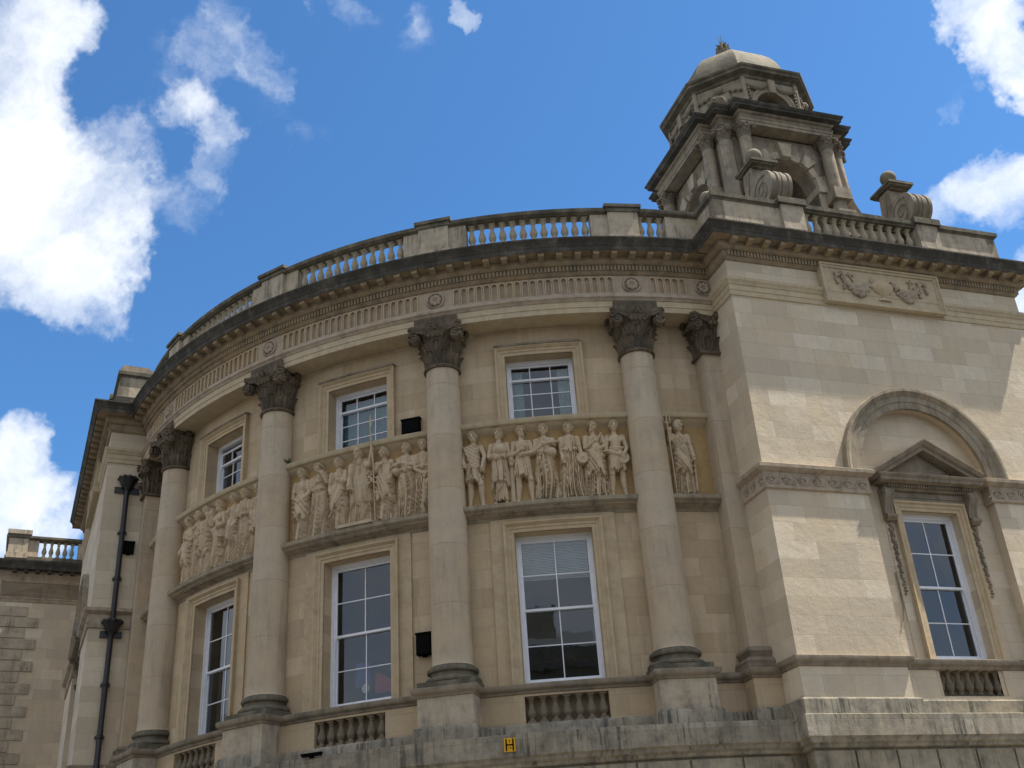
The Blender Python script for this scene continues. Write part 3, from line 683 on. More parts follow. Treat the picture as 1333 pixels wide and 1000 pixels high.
# baluster, height .6
b = MB()
b.box(idm, -.075, .075, 0, .05, -.075, .075, back=True); b.box(idm, -.068, .068, .555, .60, -.068, .068, back=True)
b.lathe((0, 0, 0), [(.06, .05), (.068, .062), (.055, .08), (.042, .10), (.05, .125), (.075, .17), (.086, .215), (.082, .26), (.065, .32), (.048, .38), (.04, .43), (.038, .46), (.055, .475), (.055, .49), (.042, .50), (.05, .525), (.062, .545), (.062, .556)], 16)
bal_me = b.mesh('baluster', 'balus', 50); bald_me = b.mesh('window_baluster', 'balus_dark', 50)
pvR, cR, u1R = pavilion(PR, S0R, SWR, 1, 'the sunlit one under the turret')
pvL, cL, u1L = pavilion(PL, S0L, SWL, -1, 'the narrow one behind the drainpipe')

# ---------------------------------------------------------------- entablature
pathE = [p2(PL, u1L, -7), p2(PL, u1L, 0), p2(PL, S0L, 0)] + arc(RF, AL, AR, .6) + [p2(PR, S0R, 0), p2(PR, u1R, 0), p2(PR, u1R, -7.5)]
b = MB(); b.sweep(pathE, [(0, 8.03), (.02, 8.035), (.04, 8.045), (.055, 8.07), (.08, 8.09), (.08, 8.235), (.12, 8.24), (.15, 8.25), (.19, 8.30), (.2, 8.31), (.2, 8.42), (.43, 8.425)], caps=False)
# dentils and modillions follow every face
def along(path, pitch, start=0.):
    out = []
    for i in range(len(path)-1):
        p, q = Vector(path[i]), Vector(path[i+1]); L = (q-p).length
        if L < 1.0: continue
        d = (q-p)/L; n_ = int(L/pitch); off = (L-n_*pitch)/2+pitch/2
        for k in range(n_): out.append((p+d*(off+k*pitch), d))
    return out
seg_str = along([p2(PL, u1L, -7), p2(PL, u1L, 0), p2(PL, S0L, 0)], .078)+along([p2(PR, S0R, 0), p2(PR, u1R, 0), p2(PR, u1R, -7)], .078)
cur_d = [(Vector(pol(RF, a, 0)[:2]), Vector((math.cos(R_(a)), math.sin(R_(a))))) for a in np.arange(AL+.3, AR-.2, .37)]
seg_ret = [(Vector(p2(PR, S0R, -q)), -PR.n) for q in np.arange(.05, .75, .078)]+[(Vector(p2(PL, S0L, -q)), PL.n) for q in np.arange(.05, .8, .078)]
def pm_of(p, d): 
    o = Vector((d.y, -d.x)); return lambda u, z, q: (p.x+d.x*u+o.x*q, p.y+d.y*u+o.y*q, z)
for p, d in seg_str+cur_d: b.box(pm_of(p, d), -.024, .024, 8.11, 8.225, .07, .122)
for p, d in seg_ret: b.box(pm_of(p, d if d.dot(PR.n) > -2 else d), -.024, .024, 8.11, 8.225, .07, .122)
b.build('bed_moulding', 'bed', hall)
b = MB()
md = along([p2(PL, u1L, -7), p2(PL, u1L, .25), p2(PL, S0L-.2, .25)], .385)+along([p2(PR, S0R-.2, .25), p2(PR, u1R+.2, .25), p2(PR, u1R+.2, -7)], .385)
md = [(p-Vector((d.y, -d.x))*(.25 if True else 0), d) for p, d in md]
md += [(Vector(pol(RF, a, 0)[:2]), Vector((math.cos(R_(a)), math.sin(R_(a))))) for a in np.arange(AL+1.6, AR-1.2, 1.80)]
for p, d in md:
    f = pm_of(p, d); pr = [(.19, 8.315), (.30, 8.315), (.36, 8.33), (.40, 8.345), (.405, 8.365), (.40, 8.415)]
    g = [[f(u, z, q) for q, z in pr] for u in (-.065, .065)]; b.grid(g)
    for u in (-.065, .065): b.poly([f(u, z, q) for q, z in pr]+[f(u, 8.415, .19)])
    b.box(f, -.08, .08, 8.405, 8.422, .19, .42)
b.build('modillion_course', 'bed', hall, smooth=20)
b = MB(); b.sweep(pathE, [(.42, 8.42), (.43, 8.41), (.44, 8.41), (.44, 8.51), (.455, 8.525), (.46, 8.55), (.47, 8.575), (.50, 8.62), (.525, 8.655), (.535, 8.665), (.535, 8.70), (.51, 8.71), (-.2, 8.86)], caps=False); b.build('cornice', 'crust', hall)
# architrave of the colonnade with its soffit
pa = arc(RF, AL, AR, .6)
b = MB(); b.sweep(pa, [(-.6, 7.105), (-.03, 7.105), (.03, 7.105), (.03, 7.225), (.045, 7.23), (.045, 7.365)], caps=False); b.build('architrave', 'smooth', hall)
b = MB(); b.sweep(pa, [(.045, 7.365), (.065, 7.37), (.075, 7.40), (.11, 7.43), (.12, 7.435), (.12, 7.475), (.02, 7.60), (0, 7.60)], caps=False); b.build('taenia', 'frieze', hall)
# fluted frieze: plate with round-headed recesses
b = MB()
zf0, zf1 = 7.60, 8.045; ROS = [COLA[0]-7.6]+COLA+[COLA[3]+7.6]
pitch = .778; FL = []
def plate(a0, a1):
    k = max(1, int((a1-a0)/.6)); b.grid([[pol(RF, a0+(a1-a0)*i/k, zf0), pol(RF, a0+(a1-a0)*i/k, zf1)] for i in range(k+1)], [[(R_(a0+(a1-a0)*i/k)*RF, zf0), (R_(a0+(a1-a0)*i/k)*RF, zf1)] for i in range(k+1)])
prev = AL-.3
for i in range(len(ROS)-1):
    s_, e_ = ROS[i]+1.55, ROS[i+1]-1.55; nf = int((e_-s_)/pitch); o_ = (e_-s_-nf*pitch)/2
    plate(prev, s_+o_); prev = s_+o_+nf*pitch
    for k in range(nf): FL.append(s_+o_+(k+.5)*pitch)
plate(prev, AR+.3)
for a in FL:
    f = curve_map(RF, a); H = R_(pitch)*RF/2; hw = H-.013; N = 8
    inner = [(-hw, zf0+.0)]+[(-hw, 7.93)]+[(hw*math.cos(PI-PI*i/N), 7.93+hw*math.sin(PI-PI*i/N)) for i in range(1, N)]+[(hw, 7.93), (hw, zf0)]
    outer = [(-H, zf0), (-H, 7.93)]+[(-H, 7.99), (-H, zf1), (-H/2, zf1), (0, zf1), (H/2, zf1), (H, zf1), (H, 7.99)]+[(H, 7.93), (H, zf0)]
    b.grid([[f(*o, 0), f(*q, 0)] for o, q in zip(outer, inner)], [[o, q] for o, q in zip(outer, inner)])
    b.grid([[f(*q, 0), f(q[0]*.9, q[1]-(.0 if q[1] < 7.85 else .006), -.032)] for q in inner])
    b.grid([[f(q[0]*.9, q[1]-(.0 if q[1] < 7.85 else .006), -.032), f(q[0]*.45, min(q[1], 7.93), -.04)] for q in inner]); b.quad(f(-hw*.45, zf0, -.04), f(hw*.45, zf0, -.04), f(hw*.45, 7.93, -.04), f(-hw*.45, 7.93, -.04))
    b.poly([f(-hw*.45, 7.93, -.04), f(hw*.45, 7.93, -.04), f(0, 7.96, -.04)])
    b.cur = 1  # paler stone on the rims paints in sky light and wear on their edges
    b.frame(f, inner, [(-.016, -.03), (-.016, .022), (.006, .024), (.008, 0)]); b.cur = 0
frz = b.build('fluted_frieze', ['flute', 'surround'], hall, smooth=30)
b = MB()
t = [(.0, .06), (.02, .075), (.035, .06), (.045, .035)]
for ring_r in (0,):
    pr = [(.205, 0), (.205, .03), (.19, .05), (.172, .05), (.155, .02), (.15, .005), (.0, .005)]
    b.grid([[(r*math.cos(2*PI*i/32), q, r*math.sin(2*PI*i/32)) for r, q in pr] for i in range(33)])
b.sphere((0, .02, 0), .036, 10)
for k in range(8):
    a = 2*PI*k/8
    P_ = []
    for v in np.linspace(0, 1, 6):
        r = .03+.115*v; wd = .040*math.sin(PI*min(1, v*.9+.1))+.008
        P_.append([(r*math.cos(a)-u*wd*math.sin(a), .02+.045*math.sin(PI*v)+.02*(1-abs(u)), r*math.sin(a)+u*wd*math.cos(a)) for u in (-1, -.5, 0, .5, 1)])
    b.grid(P_)
    a += PI/8; b.sphere((.125*math.cos(a), .02, .125*math.sin(a)), .018, 6)
ros_me = b.mesh('rosette', 'frieze', 40)
for a in ROS: inst(ros_me, 'rosette', hall, frame_at(RF, a, 7.79))

# ---------------------------------------------------------------- ledges above and below the carved panels
b = MB(); b.sweep(arc(RW, AL, AR, .6), [(0, 2.80), (.02, 2.82), (.035, 2.86), (.10, 2.885), (.13, 2.91), (.20, 2.93), (.215, 2.96), (.26, 2.975), (.285, 3.0), (.29, 3.07), (.27, 3.085), (0, 3.10)], caps=False)
for c in BAYC:
    for k in range(46):
        a = c+math.degrees((-1.05+k*.0467)/RW); f = tan_map(RW, a); b.box(f, -.013, .013, 2.895, 2.94, .12, .185)
b.build('lower_ledge', 'ledge', hall)
b = MB(); b.sweep(arc(RW, AL, AR, .6), [(0, 4.66), (.03, 4.68), (.05, 4.71), (.12, 4.74), (.15, 4.78), (.22, 4.80), (.24, 4.83), (.25, 4.89), (.0, 4.93)], caps=False); b.build('upper_ledge', 'smooth', hall)

# ---------------------------------------------------------------- carved figures (relief), each one continuous surface
def relief_figure(spec, seed):
    r_ = np.random.default_rng(seed); W, H = .86, 1.78; st = .0105
    xs = np.arange(-W/2, W/2+st, st); zs_ = np.arange(-.01, H, st); X, Z = np.meshgrid(xs, zs_)
    D = np.full(X.shape, -.05)
    lean = spec.get('lean', 0.); female = spec['dress'] != 'tunic'; g = spec.get('flip', 1)
    def sway(z): return lean*np.sin(z/1.65*PI)*.12
    def cap(x0, z0, r0, x1, z1, r1, d0, d1, k=1.):
        nonlocal D
        vx, vz = x1-x0, z1-z0; L = vx*vx+vz*vz+1e-9; t = np.clip(((X-x0)*vx+(Z-z0)*vz)/L, 0, 1)
        dist = np.hypot(X-x0-t*vx, Z-z0-t*vz); r = r0+(r1-r0)*t; d = d0+(d1-d0)*t
        h = np.where(dist < r, d+k*np.sqrt(np.maximum(r*r-dist*dist, 0)), -1.); D = np.maximum(D, h)
    def ell(cx, cz, rx, rz, d, k):
        nonlocal D
        q = ((X-cx)/rx)**2+((Z-cz)/rz)**2; D = np.maximum(D, np.where(q < 1, d+k*np.sqrt(np.maximum(1-q, 0)), -1))
    hx = spec.get('hx', 0.)*g; hz = 1.54
    if spec['dress'] in ('robe', 'gown', 'cloak'):          # low mantle behind the body
        tt_ = np.clip((1.31-Z)/1.28, 0, 1); hw_ = .17+.10*tt_; uu = X/hw_; hh = .04+.035*np.abs(np.sin(uu*9+seed+Z*2+.8*np.sin(Z*5+seed)))+.02*(1-np.abs(uu))
        D = np.where((np.abs(uu) < 1) & (Z < 1.31) & (Z > .01+.02*np.sin(X*30+seed)), hh, D)
    # legs
    st_ = spec.get('stance', .07)
    for s_ in (-1, 1):
        kx = s_*st_+(.04*g if s_ == g else 0); fx = s_*(st_+.03)+(.03*g if s_ == g else 0)
        cap(s_*.075, .90, .095, kx, .50, .062, .05, .07+.03*(s_ == g)); cap(kx, .50, .06, kx+.0, .34, .066, .06+.02*(s_ == g), .05); cap(kx, .36, .064, fx*.95, .08, .036, .05, .05)
        cap(fx*.95, .05, .042, fx+s_*.05, .025, .032, .06, .08)
    # torso
    cap(-.085, 1.28, .082, .085, 1.28, .082, .055, .055); cap(0, 1.25, .13, 0, 1.02, .115, .05, .05); cap(-.055, .93, .115, .055, .93, .115, .05, .05)
    if female:
        for s_ in (-1, 1): ell(s_*.07, 1.20, .068, .07, .14, .055)
    else:
        for s_ in (-1, 1): ell(s_*.075, 1.23, .085, .055, .135, .03)
        for k in range(3):
            for s_ in (-1, 1): ell(s_*.035, 1.10-k*.055, .036, .03, .135, .02)
    # drapery folds
    def skirt(zt, zb, wt, wb, nf, amp, dep, bend=0., cx0=0., cx1=0., wav=.02):
        nonlocal D
        t = np.clip((zt-Z)/(zt-zb), 0, 1); cx = cx0+(cx1-cx0)*t+sway(Z); hw_ = wt+(wb-wt)*t**.8
        u = (X-cx)/hw_; hem = zb+wav*np.sin(u*9+seed)+.015*np.sin(u*23)
        ph = r_.uniform(0, 3)
        w1 = u*(1+.25*np.sin(Z*3+ph))+bend*(t-.5)+.10*np.sin(Z*5+ph)
        w2 = w1+.16*np.sin(w1*nf*1.3+ph*2); fold = np.abs(np.sin(PI*(w2*nf/2+ph)))**.8; fold2 = np.abs(np.sin(PI*(w1*nf*.83+ph*2)+Z*2))
        body = dep*np.sqrt(np.maximum(1-np.abs(u)**2.4, 0))
        leg = .035*np.exp(-((X-g*.06-sway(Z))/.07)**2)*np.clip(1-abs(Z-.62)/.45, 0, 1)
        h = body+leg+1.5*amp*(fold-.5)*(.45+.55*t)*(1-.6*np.exp(-((X-g*.06)/.06)**2)*(Z > .3))+amp*.22*fold2
        m_ = (np.abs(u) < 1) & (Z < zt) & (Z > hem)
        D = np.where(m_, np.maximum(h, np.minimum(D, h+.02)), D)
        # thick hem edge
        e = m_ & (Z < hem+.022); D = np.where(e, D+.018, D)
    def sash_(x0, z0, x1, z1, wd, amp=.025, dep=.15):
        nonlocal D
        vx, vz = x1-x0, z1-z0; L2 = vx*vx+vz*vz; t = np.clip(((X-x0)*vx+(Z-z0)*vz)/L2, 0, 1); s__ = ((X-x0)*(-vz)+(Z-z0)*vx)/math.sqrt(L2)+.04*np.sin(t*PI); q = s__/wd
        h = dep+amp*np.cos(q*PI*3+t*2)*.6-.035*q*q; D = np.where((np.abs(q) < 1) & (t > 0) & (t < 1), np.maximum(D, h), D)
    dr = spec['dress']
    if dr == 'robe':
        skirt(1.34, .03, .15, .23, 7, .06, .14, bend=.3*g); skirt(1.02, .50, .18, .20, 4, .05, .19, bend=-1.1*g, wav=.07)
        sash_(-.17*g, 1.33, .17*g, .88, .07); 
        for q in range(4): sash_(-.18*g, 1.02-.11*q, .19*g, .86-.12*q, .022, .02, .185)
    elif dr == 'gown':
        skirt(1.34, .02, .14, .235, 9, .065, .145, bend=.15*g); skirt(1.36, 1.0, .17, .15, 7, .03, .175, wav=.03)
        cap(-.13, 1.06, .028, .13, 1.06, .028, .155, .155)
    elif dr == 'tunic':
        skirt(1.06, .56, .15, .195, 6, .05, .155, wav=.03); cap(-.13, 1.04, .025, .13, 1.04, .025, .155, .155); sash_(.15*g, 1.34, -.10*g, 1.05, .035, .02, .15)
        if spec.get('chiton'): skirt(1.34, .98, .16, .16, 6, .03, .16, wav=.02)
    elif dr == 'cloak':
        skirt(1.00, .04, .17, .21, 6, .065, .16, bend=.6*g, cx1=.03*g); cap(-.16, .98, .05, .17, 1.02, .055, .13, .14); sash_(-.2*g, 1.0, .22*g, .62, .04, .03, .18)
        for k in range(3): sash_(-.10*g+.04*k, .95-.2*k, .2*g, .72-.22*k, .02, .02, .19)
    elif dr == 'long_tunic':
        skirt(1.34, .36, .16, .20, 7, .055, .155, wav=.04); skirt(.5, .10, .12, .15, 6, .04, .09); cap(-.14, 1.07, .024, .14, 1.07, .024, .165, .165)
    if spec.get('veil'): skirt(1.45, .5, .20, .27, 9, .03, .06, wav=.05)
    # arms: (elbow x, z), (hand x, z)
    for s_, arm in ((-1, spec.get('armL')), (1, spec.get('armR'))):
        if not arm: arm = (s_*.235, 1.05, s_*.22, .82)
        ex, ez, ax_, az_ = arm; ex *= .84; ax_ *= .9; d1 = .15 if abs(ax_) < .2 else .10
        cap(s_*.158, 1.305, .056, ex, ez, .045, .085, .10); cap(ex, ez, .045, ax_, az_, .030, .105, d1+.05); ell(ax_, az_, .036, .042, d1+.05, .04)
        dx, dz = ax_-ex, az_-ez; L = math.hypot(dx, dz)+1e-6; dx /= L; dz /= L
        for k in range(4): o = (k-1.5)*.018; cap(ax_-dz*o, az_+dx*o, .011, ax_+dx*.075-dz*o*1.1, az_+dz*.075+dx*o*1.1, .009, d1+.05, d1+.055)
        if dr in ('robe', 'gown') and spec.get('sleeve', 1): cap(s_*.158, 1.305, .066, (s_*.158+ex)/2, (1.30+ez)/2-.02, .060, .085, .095)
    # props
    for pr in spec.get('props', ()):
        k = pr[0]
        if k == 'shield':
            _, cx, cz, r = pr; ell(cx, cz, r, r, .15, .035); q = np.hypot(X-cx, Z-cz); D = np.where((q > r*.82) & (q < r), np.maximum(D, .178), D); ell(cx, cz, r*.25, r*.25, .19, .03)
        elif k == 'globe': _, cx, cz, r = pr; ell(cx, cz, r, r, .13, r)
        elif k == 'lute': _, cx, cz, r = pr; ell(cx, cz, r, r*1.25, .16, .06); cap(cx, cz+r, .022, cx+.12*g, cz+r+.22, .016, .18, .18); ell(cx, cz, r*.3, r*.3, .225, -.0)
        elif k == 'jar': _, cx, cz, r = pr; ell(cx, cz, r, r*1.2, .14, .07); cap(cx, cz+r*1.1, r*.45, cx, cz+r*1.6, r*.5, .14, .14); ell(cx, cz+r*1.65, r*.7, r*.2, .18, .03)
        elif k == 'tablet':
            _, cx, cz, w_, h_, rot = pr; a = math.radians(rot); U = (X-cx)*math.cos(a)+(Z-cz)*math.sin(a); V = -(X-cx)*math.sin(a)+(Z-cz)*math.cos(a); m_ = (abs(U) < w_) & (abs(V) < h_); D = np.where(m_, np.maximum(D, .185+.012*((abs(U) > w_*.85) | (abs(V) > h_*.88))), D)
        elif k == 'hide':   # patterned long shield
            _, cx, cz, w_, h_, rot = pr; a = math.radians(rot); U = (X-cx)*math.cos(a)+(Z-cz)*math.sin(a); V = -(X-cx)*math.sin(a)+(Z-cz)*math.cos(a); ww_ = w_*(.62+.38*(V+h_)/(2*h_)); m_ = (abs(U) < ww_) & (abs(V) < h_); D = np.where(m_, .19+.014*np.sin(U*80)*np.sin(V*60)+.012*(abs(U) > ww_*.86), D)
        elif k == 'staff': _, x0, z0, x1, z1, r = pr; cap(x0, z0, r, x1, z1, r, .15, .16)
        elif k == 'wreath':
            _, cx, cz, r = pr
            for j in range(14): a = j*2*PI/14; ell(cx+r*math.cos(a), cz+r*math.sin(a), .03, .03, .15, .035)
        elif k == 'fruit':
            _, cx, cz = pr
            for j in range(16): ell(cx+r_.normal()*.03, cz-.02*j+.14, .028, .028, .12, .04)
        elif k == 'head': _, cx, cz = pr; ell(cx, cz, .07, .095, .06, .09); ell(cx, cz-.01, .016, .03, .16, .02); ell(cx, cz-.09, .05, .05, .08, .07); cap(cx, cz-.15, .055, cx, 0, .06, .02, .02)
        elif k == 'compass': _, cx, cz = pr; cap(cx, cz+.14, .014, cx-.07, cz-.12, .01, .19, .19); cap(cx, cz+.14, .014, cx+.07, cz-.12, .01, .19, .19); cap(cx-.04, cz, .01, cx+.04, cz, .01, .19, .19)
    # neck, head
    cap(0, 1.36, .062, hx*.7, 1.46, .048, .07, .08)
    D0 = D.copy(); tw = spec.get('turn', 0.)*.03
    ell(hx, hz, .078, .112, .085, .115)                           # skull and face
    if spec.get('beard'): 
        ell(hx+tw, hz-.105, .058, .07, .12, .07); 
    ell(hx+tw, hz-.085, .042, .035, .13, .05)                       # chin
    msk = (np.hypot((X-hx-tw)/.065, (Z-hz-.0)/.05) < 1)
    for s_ in (-1, 1):
        q = np.hypot((X-hx-tw-s_*.032)/.027, (Z-hz+.004)/.020); D = np.where(q < 1, D-.045*(1-q), D); ell(hx+tw+s_*.032, hz-.004, .011, .007, .155, .012)   # eye sockets
        ell(hx+tw+s_*.03, hz+.024, .028, .010, .176, .024)                                             # brows
    cap(hx+tw, hz+.018, .011, hx+tw*1.5, hz-.038, .017, .19, .215)                                   # nose
    cap(hx+tw-.02, hz-.064, .009, hx+tw+.02, hz-.064, .009, .18, .18); q = np.hypot((X-hx-tw)/.034, (Z-hz+.052)/.007); D = np.where(q < 1, D-.014*(1-q), D)                              # lips
    # hair / headgear
    hair = spec.get('hair', 'curls')
    q = ((X-hx)/.102)**2+((Z-hz-.018)/.128)**2; fc = ((X-hx-tw)/.062)**2+((Z-hz+.022)/.085)**2
    hm = (q < 1) & (fc > 1) & (Z > hz-(.07 if female else .02)); hv = .10+.10*np.sqrt(np.maximum(1-q, 0))+.028*np.sin(X*105+seed)*np.sin(Z*95+seed)
    D = np.where(hm, np.maximum(D, hv), D)
    if hair == 'helmet':
        q = ((X-hx)/.10)**2+((Z-hz-.045)/.115)**2; D = np.where((q < 1) & (Z > hz+.03), .10+.12*np.sqrt(np.maximum(1-q, 0)), D); cap(hx-.01*g, hz+.12, .03, hx-.10*g, hz+.05, .03, .10, .06); cap(hx-.10*g, hz+.05, .03, hx-.12*g, hz-.12, .025, .05, .03)
    elif hair == 'wreath':
        for j in range(9): a = PI*j/8; ell(hx+.085*math.cos(a), hz+.03+.085*math.sin(a), .022, .018, .13, .05)
    elif hair == 'hood': q = ((X-hx)/.12)**2+((Z-hz-.01)/.14)**2; D = np.where((q < 1) & (fc > 1.15), .12+.08*np.sqrt(np.maximum(1-q, 0)), D)
    elif hair == 'bun': ell(hx-.085*g, hz+.03, .045, .045, .06, .06)
    if spec.get('beard'): D = np.where((np.hypot((X-hx-tw)/.06, (Z-hz+.12)/.07) < 1), D+.008*np.sin(Z*120+np.sin(X*80)*2), D)
    D = np.where(D > .01, D+r_.normal(size=D.shape)*.0012, D)
    return X, Z, np.minimum(D, .31)
def build_figure(ang, spec, seed, label, sc=1.0):
    X, Z, D = relief_figure(spec, seed)
    # light smoothing so that the carving reads as worn stone
    K = D.copy(); pos = D > -.04
    for _ in range(0):
        S = (np.roll(D, 1, 0)+np.roll(D, -1, 0)+np.roll(D, 1, 1)+np.roll(D, -1, 1)+2*D)/6; D = np.where(pos & (S > D-.03), S, D)
    keep = D > 0.0; idx = -np.ones(D.shape, int); f = curve_map(RW, ang); b = MB()
    ny, nx = D.shape; need = np.zeros(D.shape, bool)
    c4 = keep[:-1, :-1] | keep[1:, :-1] | keep[:-1, 1:] | keep[1:, 1:]
    need[:-1, :-1] |= c4; need[1:, :-1] |= c4; need[:-1, 1:] |= c4; need[1:, 1:] |= c4
    for j, i in zip(*np.nonzero(need)): idx[j, i] = b.vert(f(float(X[j, i])*sc, 3.085+float(Z[j, i])*sc, float(max(D[j, i], -.02))*1.15))
    for j, i in zip(*np.nonzero(c4)): b.face([idx[j, i], idx[j, i+1], idx[j+1, i+1], idx[j+1, i]], [(0, 0)]*4)
    return b.build('relief_figure', 'carved', hall, smooth=75, label=label)
FIG = [
 # left bay
 (-25.42, dict(dress='robe', armR=(.2, 1.05, .02, 1.12), hx=-.02, turn=1, hair='bun'), 'carved draped figure at the far left of the left bay'),
 (-23.16, dict(dress='gown', armL=(-.2, 1.08, -.04, 1.22), turn=-1, flip=-1), 'carved gowned figure, second from left in the left bay'),
 (-21.43, dict(dress='robe', armR=(.26, 1.14, .18, 1.40), armL=(-.2, 1.04, -.02, 1.02), flip=-1, props=[('jar', .0, 1.0, .06)]), 'carved figure raising one hand beside the bearded man'),
 (-18.96, dict(dress='cloak', beard=1, hair='curls', armL=(-.26, 1.12, -.22, 1.36), armR=(.24, 1.05, .12, .98), props=[('staff', -.24, 1.2, -.22, 1.5, .03)]), 'carved bare-chested bearded man with cloth round his hips'),
 (-16.36, dict(dress='robe', flip=-1, armL=(-.2, 1.08, -.10, 1.20), armR=(.2, 1.02, .10, .82), props=[('head', -.17, 1.22)][:0]+[('globe', -.12, 1.30, .05)]), 'carved robed man holding up a small bust'),
 (-14.61, dict(dress='gown', armL=(-.22, 1.06, -.06, 1.02), armR=(.2, 1.05, .08, 1.02), props=[('compass', .0, 1.2)]), 'carved robed figure holding a pair of dividers'),
 (-12.48, dict(dress='robe', armL=(-.22, 1.05, -.1, .9), props=[('tablet', -.05, .82, .16, .05, 20)]), 'carved figure carrying a slab, half hidden by the column'),
 # middle bay
 (-6.31, dict(dress='robe', armL=(-.26, 1.02, .02, .86), armR=(.25, 1.05, .08, .88), props=[('wreath', .07, .82, .045)], lean=.2), 'carved draped youth with hands joined over a bunch of flowers'),
 (-4.16, dict(dress='gown', armL=(-.2, 1.12, .06, 1.2), armR=(.25, 1.18, .17, 1.36), turn=1), 'carved gowned woman lifting one hand to her shoulder'),
 (-1.74, dict(dress='robe', flip=-1, armL=(-.24, 1.0, -.12, .84), armR=(.22, 1.1, .1, 1.12), props=[('globe', .12, 1.10, .075), ('staff', -.02, .55, -.17, .35, .02)]), 'carved woman holding a round vessel, with a sickle'),
 (.66, dict(dress='robe', hair='helmet', turn=-1, armR=(.27, 1.25, .34, 1.55), armL=(-.24, 1.06, -.19, .86), veil=1), 'carved helmeted figure with tall spear, standing on a pale slab'),
 (3.50, dict(dress='robe', armL=(-.22, 1.14, -.03, 1.26), armR=(.22, 1.05, .17, .88), props=[('tablet', .09, 1.08, .085, .2, -6), ('fruit', -.3, 1.05)], turn=-1), 'carved woman reading from a book, fruit hanging beside her'),
 (5.91, dict(dress='gown', flip=-1, armR=(.23, 1.14, -.10, 1.19), armL=(-.16, 1.15, -.18, 1.16), props=[('globe', -.2, 1.05, .085), ('tablet', -.16, 1.2, .09, .018, 10)], turn=-1), 'carved woman holding a globe and a writing board'),
 (7.75, dict(dress='gown', armL=(-.22, 1.05, .04, .88), armR=(.22, 1.02, .08, .86), hair='wreath', props=[('jar', .12, .72, .06)]), 'carved woman lowering a small jar beside the column'),
 # right bay
 (12.86, dict(dress='tunic', chiton=1, hair='curls', stance=.09, armL=(-.25, 1.12, -.2, .92), armR=(.27, 1.1, .2, .82), props=[('hide', .0, 1.08, .13, .27, 14)], lean=-.2), 'carved youth with patterned hide shield in short tunic'),
 (15.43, dict(dress='long_tunic', flip=-1, hair='wreath', armL=(-.25, 1.06, .08, 1.02), armR=(.24, 1.05, -.02, 1.0), props=[('globe', .04, 1.18, .12)], turn=-1), 'carved figure with crossed arms in a calf-length pleated tunic'),
 (17.67, dict(dress='tunic', chiton=1, hair='wreath', stance=.1, armL=(-.24, 1.04, .0, 1.12), armR=(.25, 1.08, .02, 1.02), props=[('head', -.225, .95), ('tablet', .02, 1.15, .07, .05, -20)], turn=1), 'carved youth in a short kilt beside a small bust on a post'),
 (19.90, dict(dress='gown', armL=(-.25, 1.08, -.02, 1.2), armR=(.24, 1.2, .16, 1.22), props=[('globe', .14, 1.03, .10), ('tablet', .16, 1.22, .12, .02, 12)], hair='wreath'), 'carved woman in pleated gown holding a rounded vessel'),
 (22.34, dict(dress='gown', flip=-1, armL=(-.2, 1.02, -.17, .82), armR=(.25, 1.05, .24, .82), props=[('shield', .24, .86, .125)], hair='bun'), 'carved woman resting a round disc at her hip'),
 (24.75, dict(dress='robe', armL=(-.22, 1.08, .02, 1.2), armR=(.26, 1.12, .1, 1.02), props=[('lute', .03, 1.06, .085)], turn=-1), 'carved musician playing a small lute'),
 (26.88, dict(dress='tunic', stance=.09, armL=(-.25, 1.0, .06, .88), armR=(.26, 1.06, .16, .9), props=[('shield', .12, .82, .12), ('staff', -.28, .98, .02, 1.0, .02)], flip=-1), 'carved bare-chested man holding a bowl beside the column'),
 (33.45, dict(dress='robe', hair='hood', armL=(-.26, 1.22, -.23, 1.42), armR=(.24, 1.06, .22, .82), turn=1, props=[('staff', .22, .8, .20, .1, .016)]), 'carved hooded figure alone in the narrow bay, gripping a trident'),
]
for k, (a, sp, lb) in enumerate(FIG):
    big = 1.07 if k == 10 else 1.0
    o = build_figure(a, sp, 11+k, lb, big)
    if k == 10:
        b = MB(); f = curve_map(RW, a); b.tube([f(.375, 4.45, .2), f(.36, 4.75, .26), f(.355, 5.2, .27)], .018, 8); b.tube([f(.355, 5.2, .27), f(.354, 5.3, .27), f(.352, 5.5, .27)], [.016, .028, .004], 6); b.tube([f(.39, 3.15, .13), f(.375, 4.45, .2)], .014, 8)
        b.build('spear', 'carved', o); b = MB(); b.box(curve_map(RW, a), -.36, .40, 3.085, 3.15, 0, .33); b.build('slab', 'smooth', o)
    if k == 21:
        b = MB(); f = curve_map(RW, a); b.tube([f(-.22, 3.12, .14), f(-.26, 4.85, .22)], .016, 8)
        for q in (-.07, 0, .07): b.tube([f(-.26+q, 4.62+abs(q), .22), f(-.265+q, 4.86, .22)], .013, 6)
        b.tube([f(-.33, 4.66, .22), f(-.19, 4.66, .22)], .013, 6); b.build('trident', 'carved', o)
b = MB(); b.grid([[pol(RW+.012, a, 3.09), pol(RW+.012, a, 4.67)] for a in np.linspace(AL, AR, 130)]); b.build('relief_background', 'panel', hall)

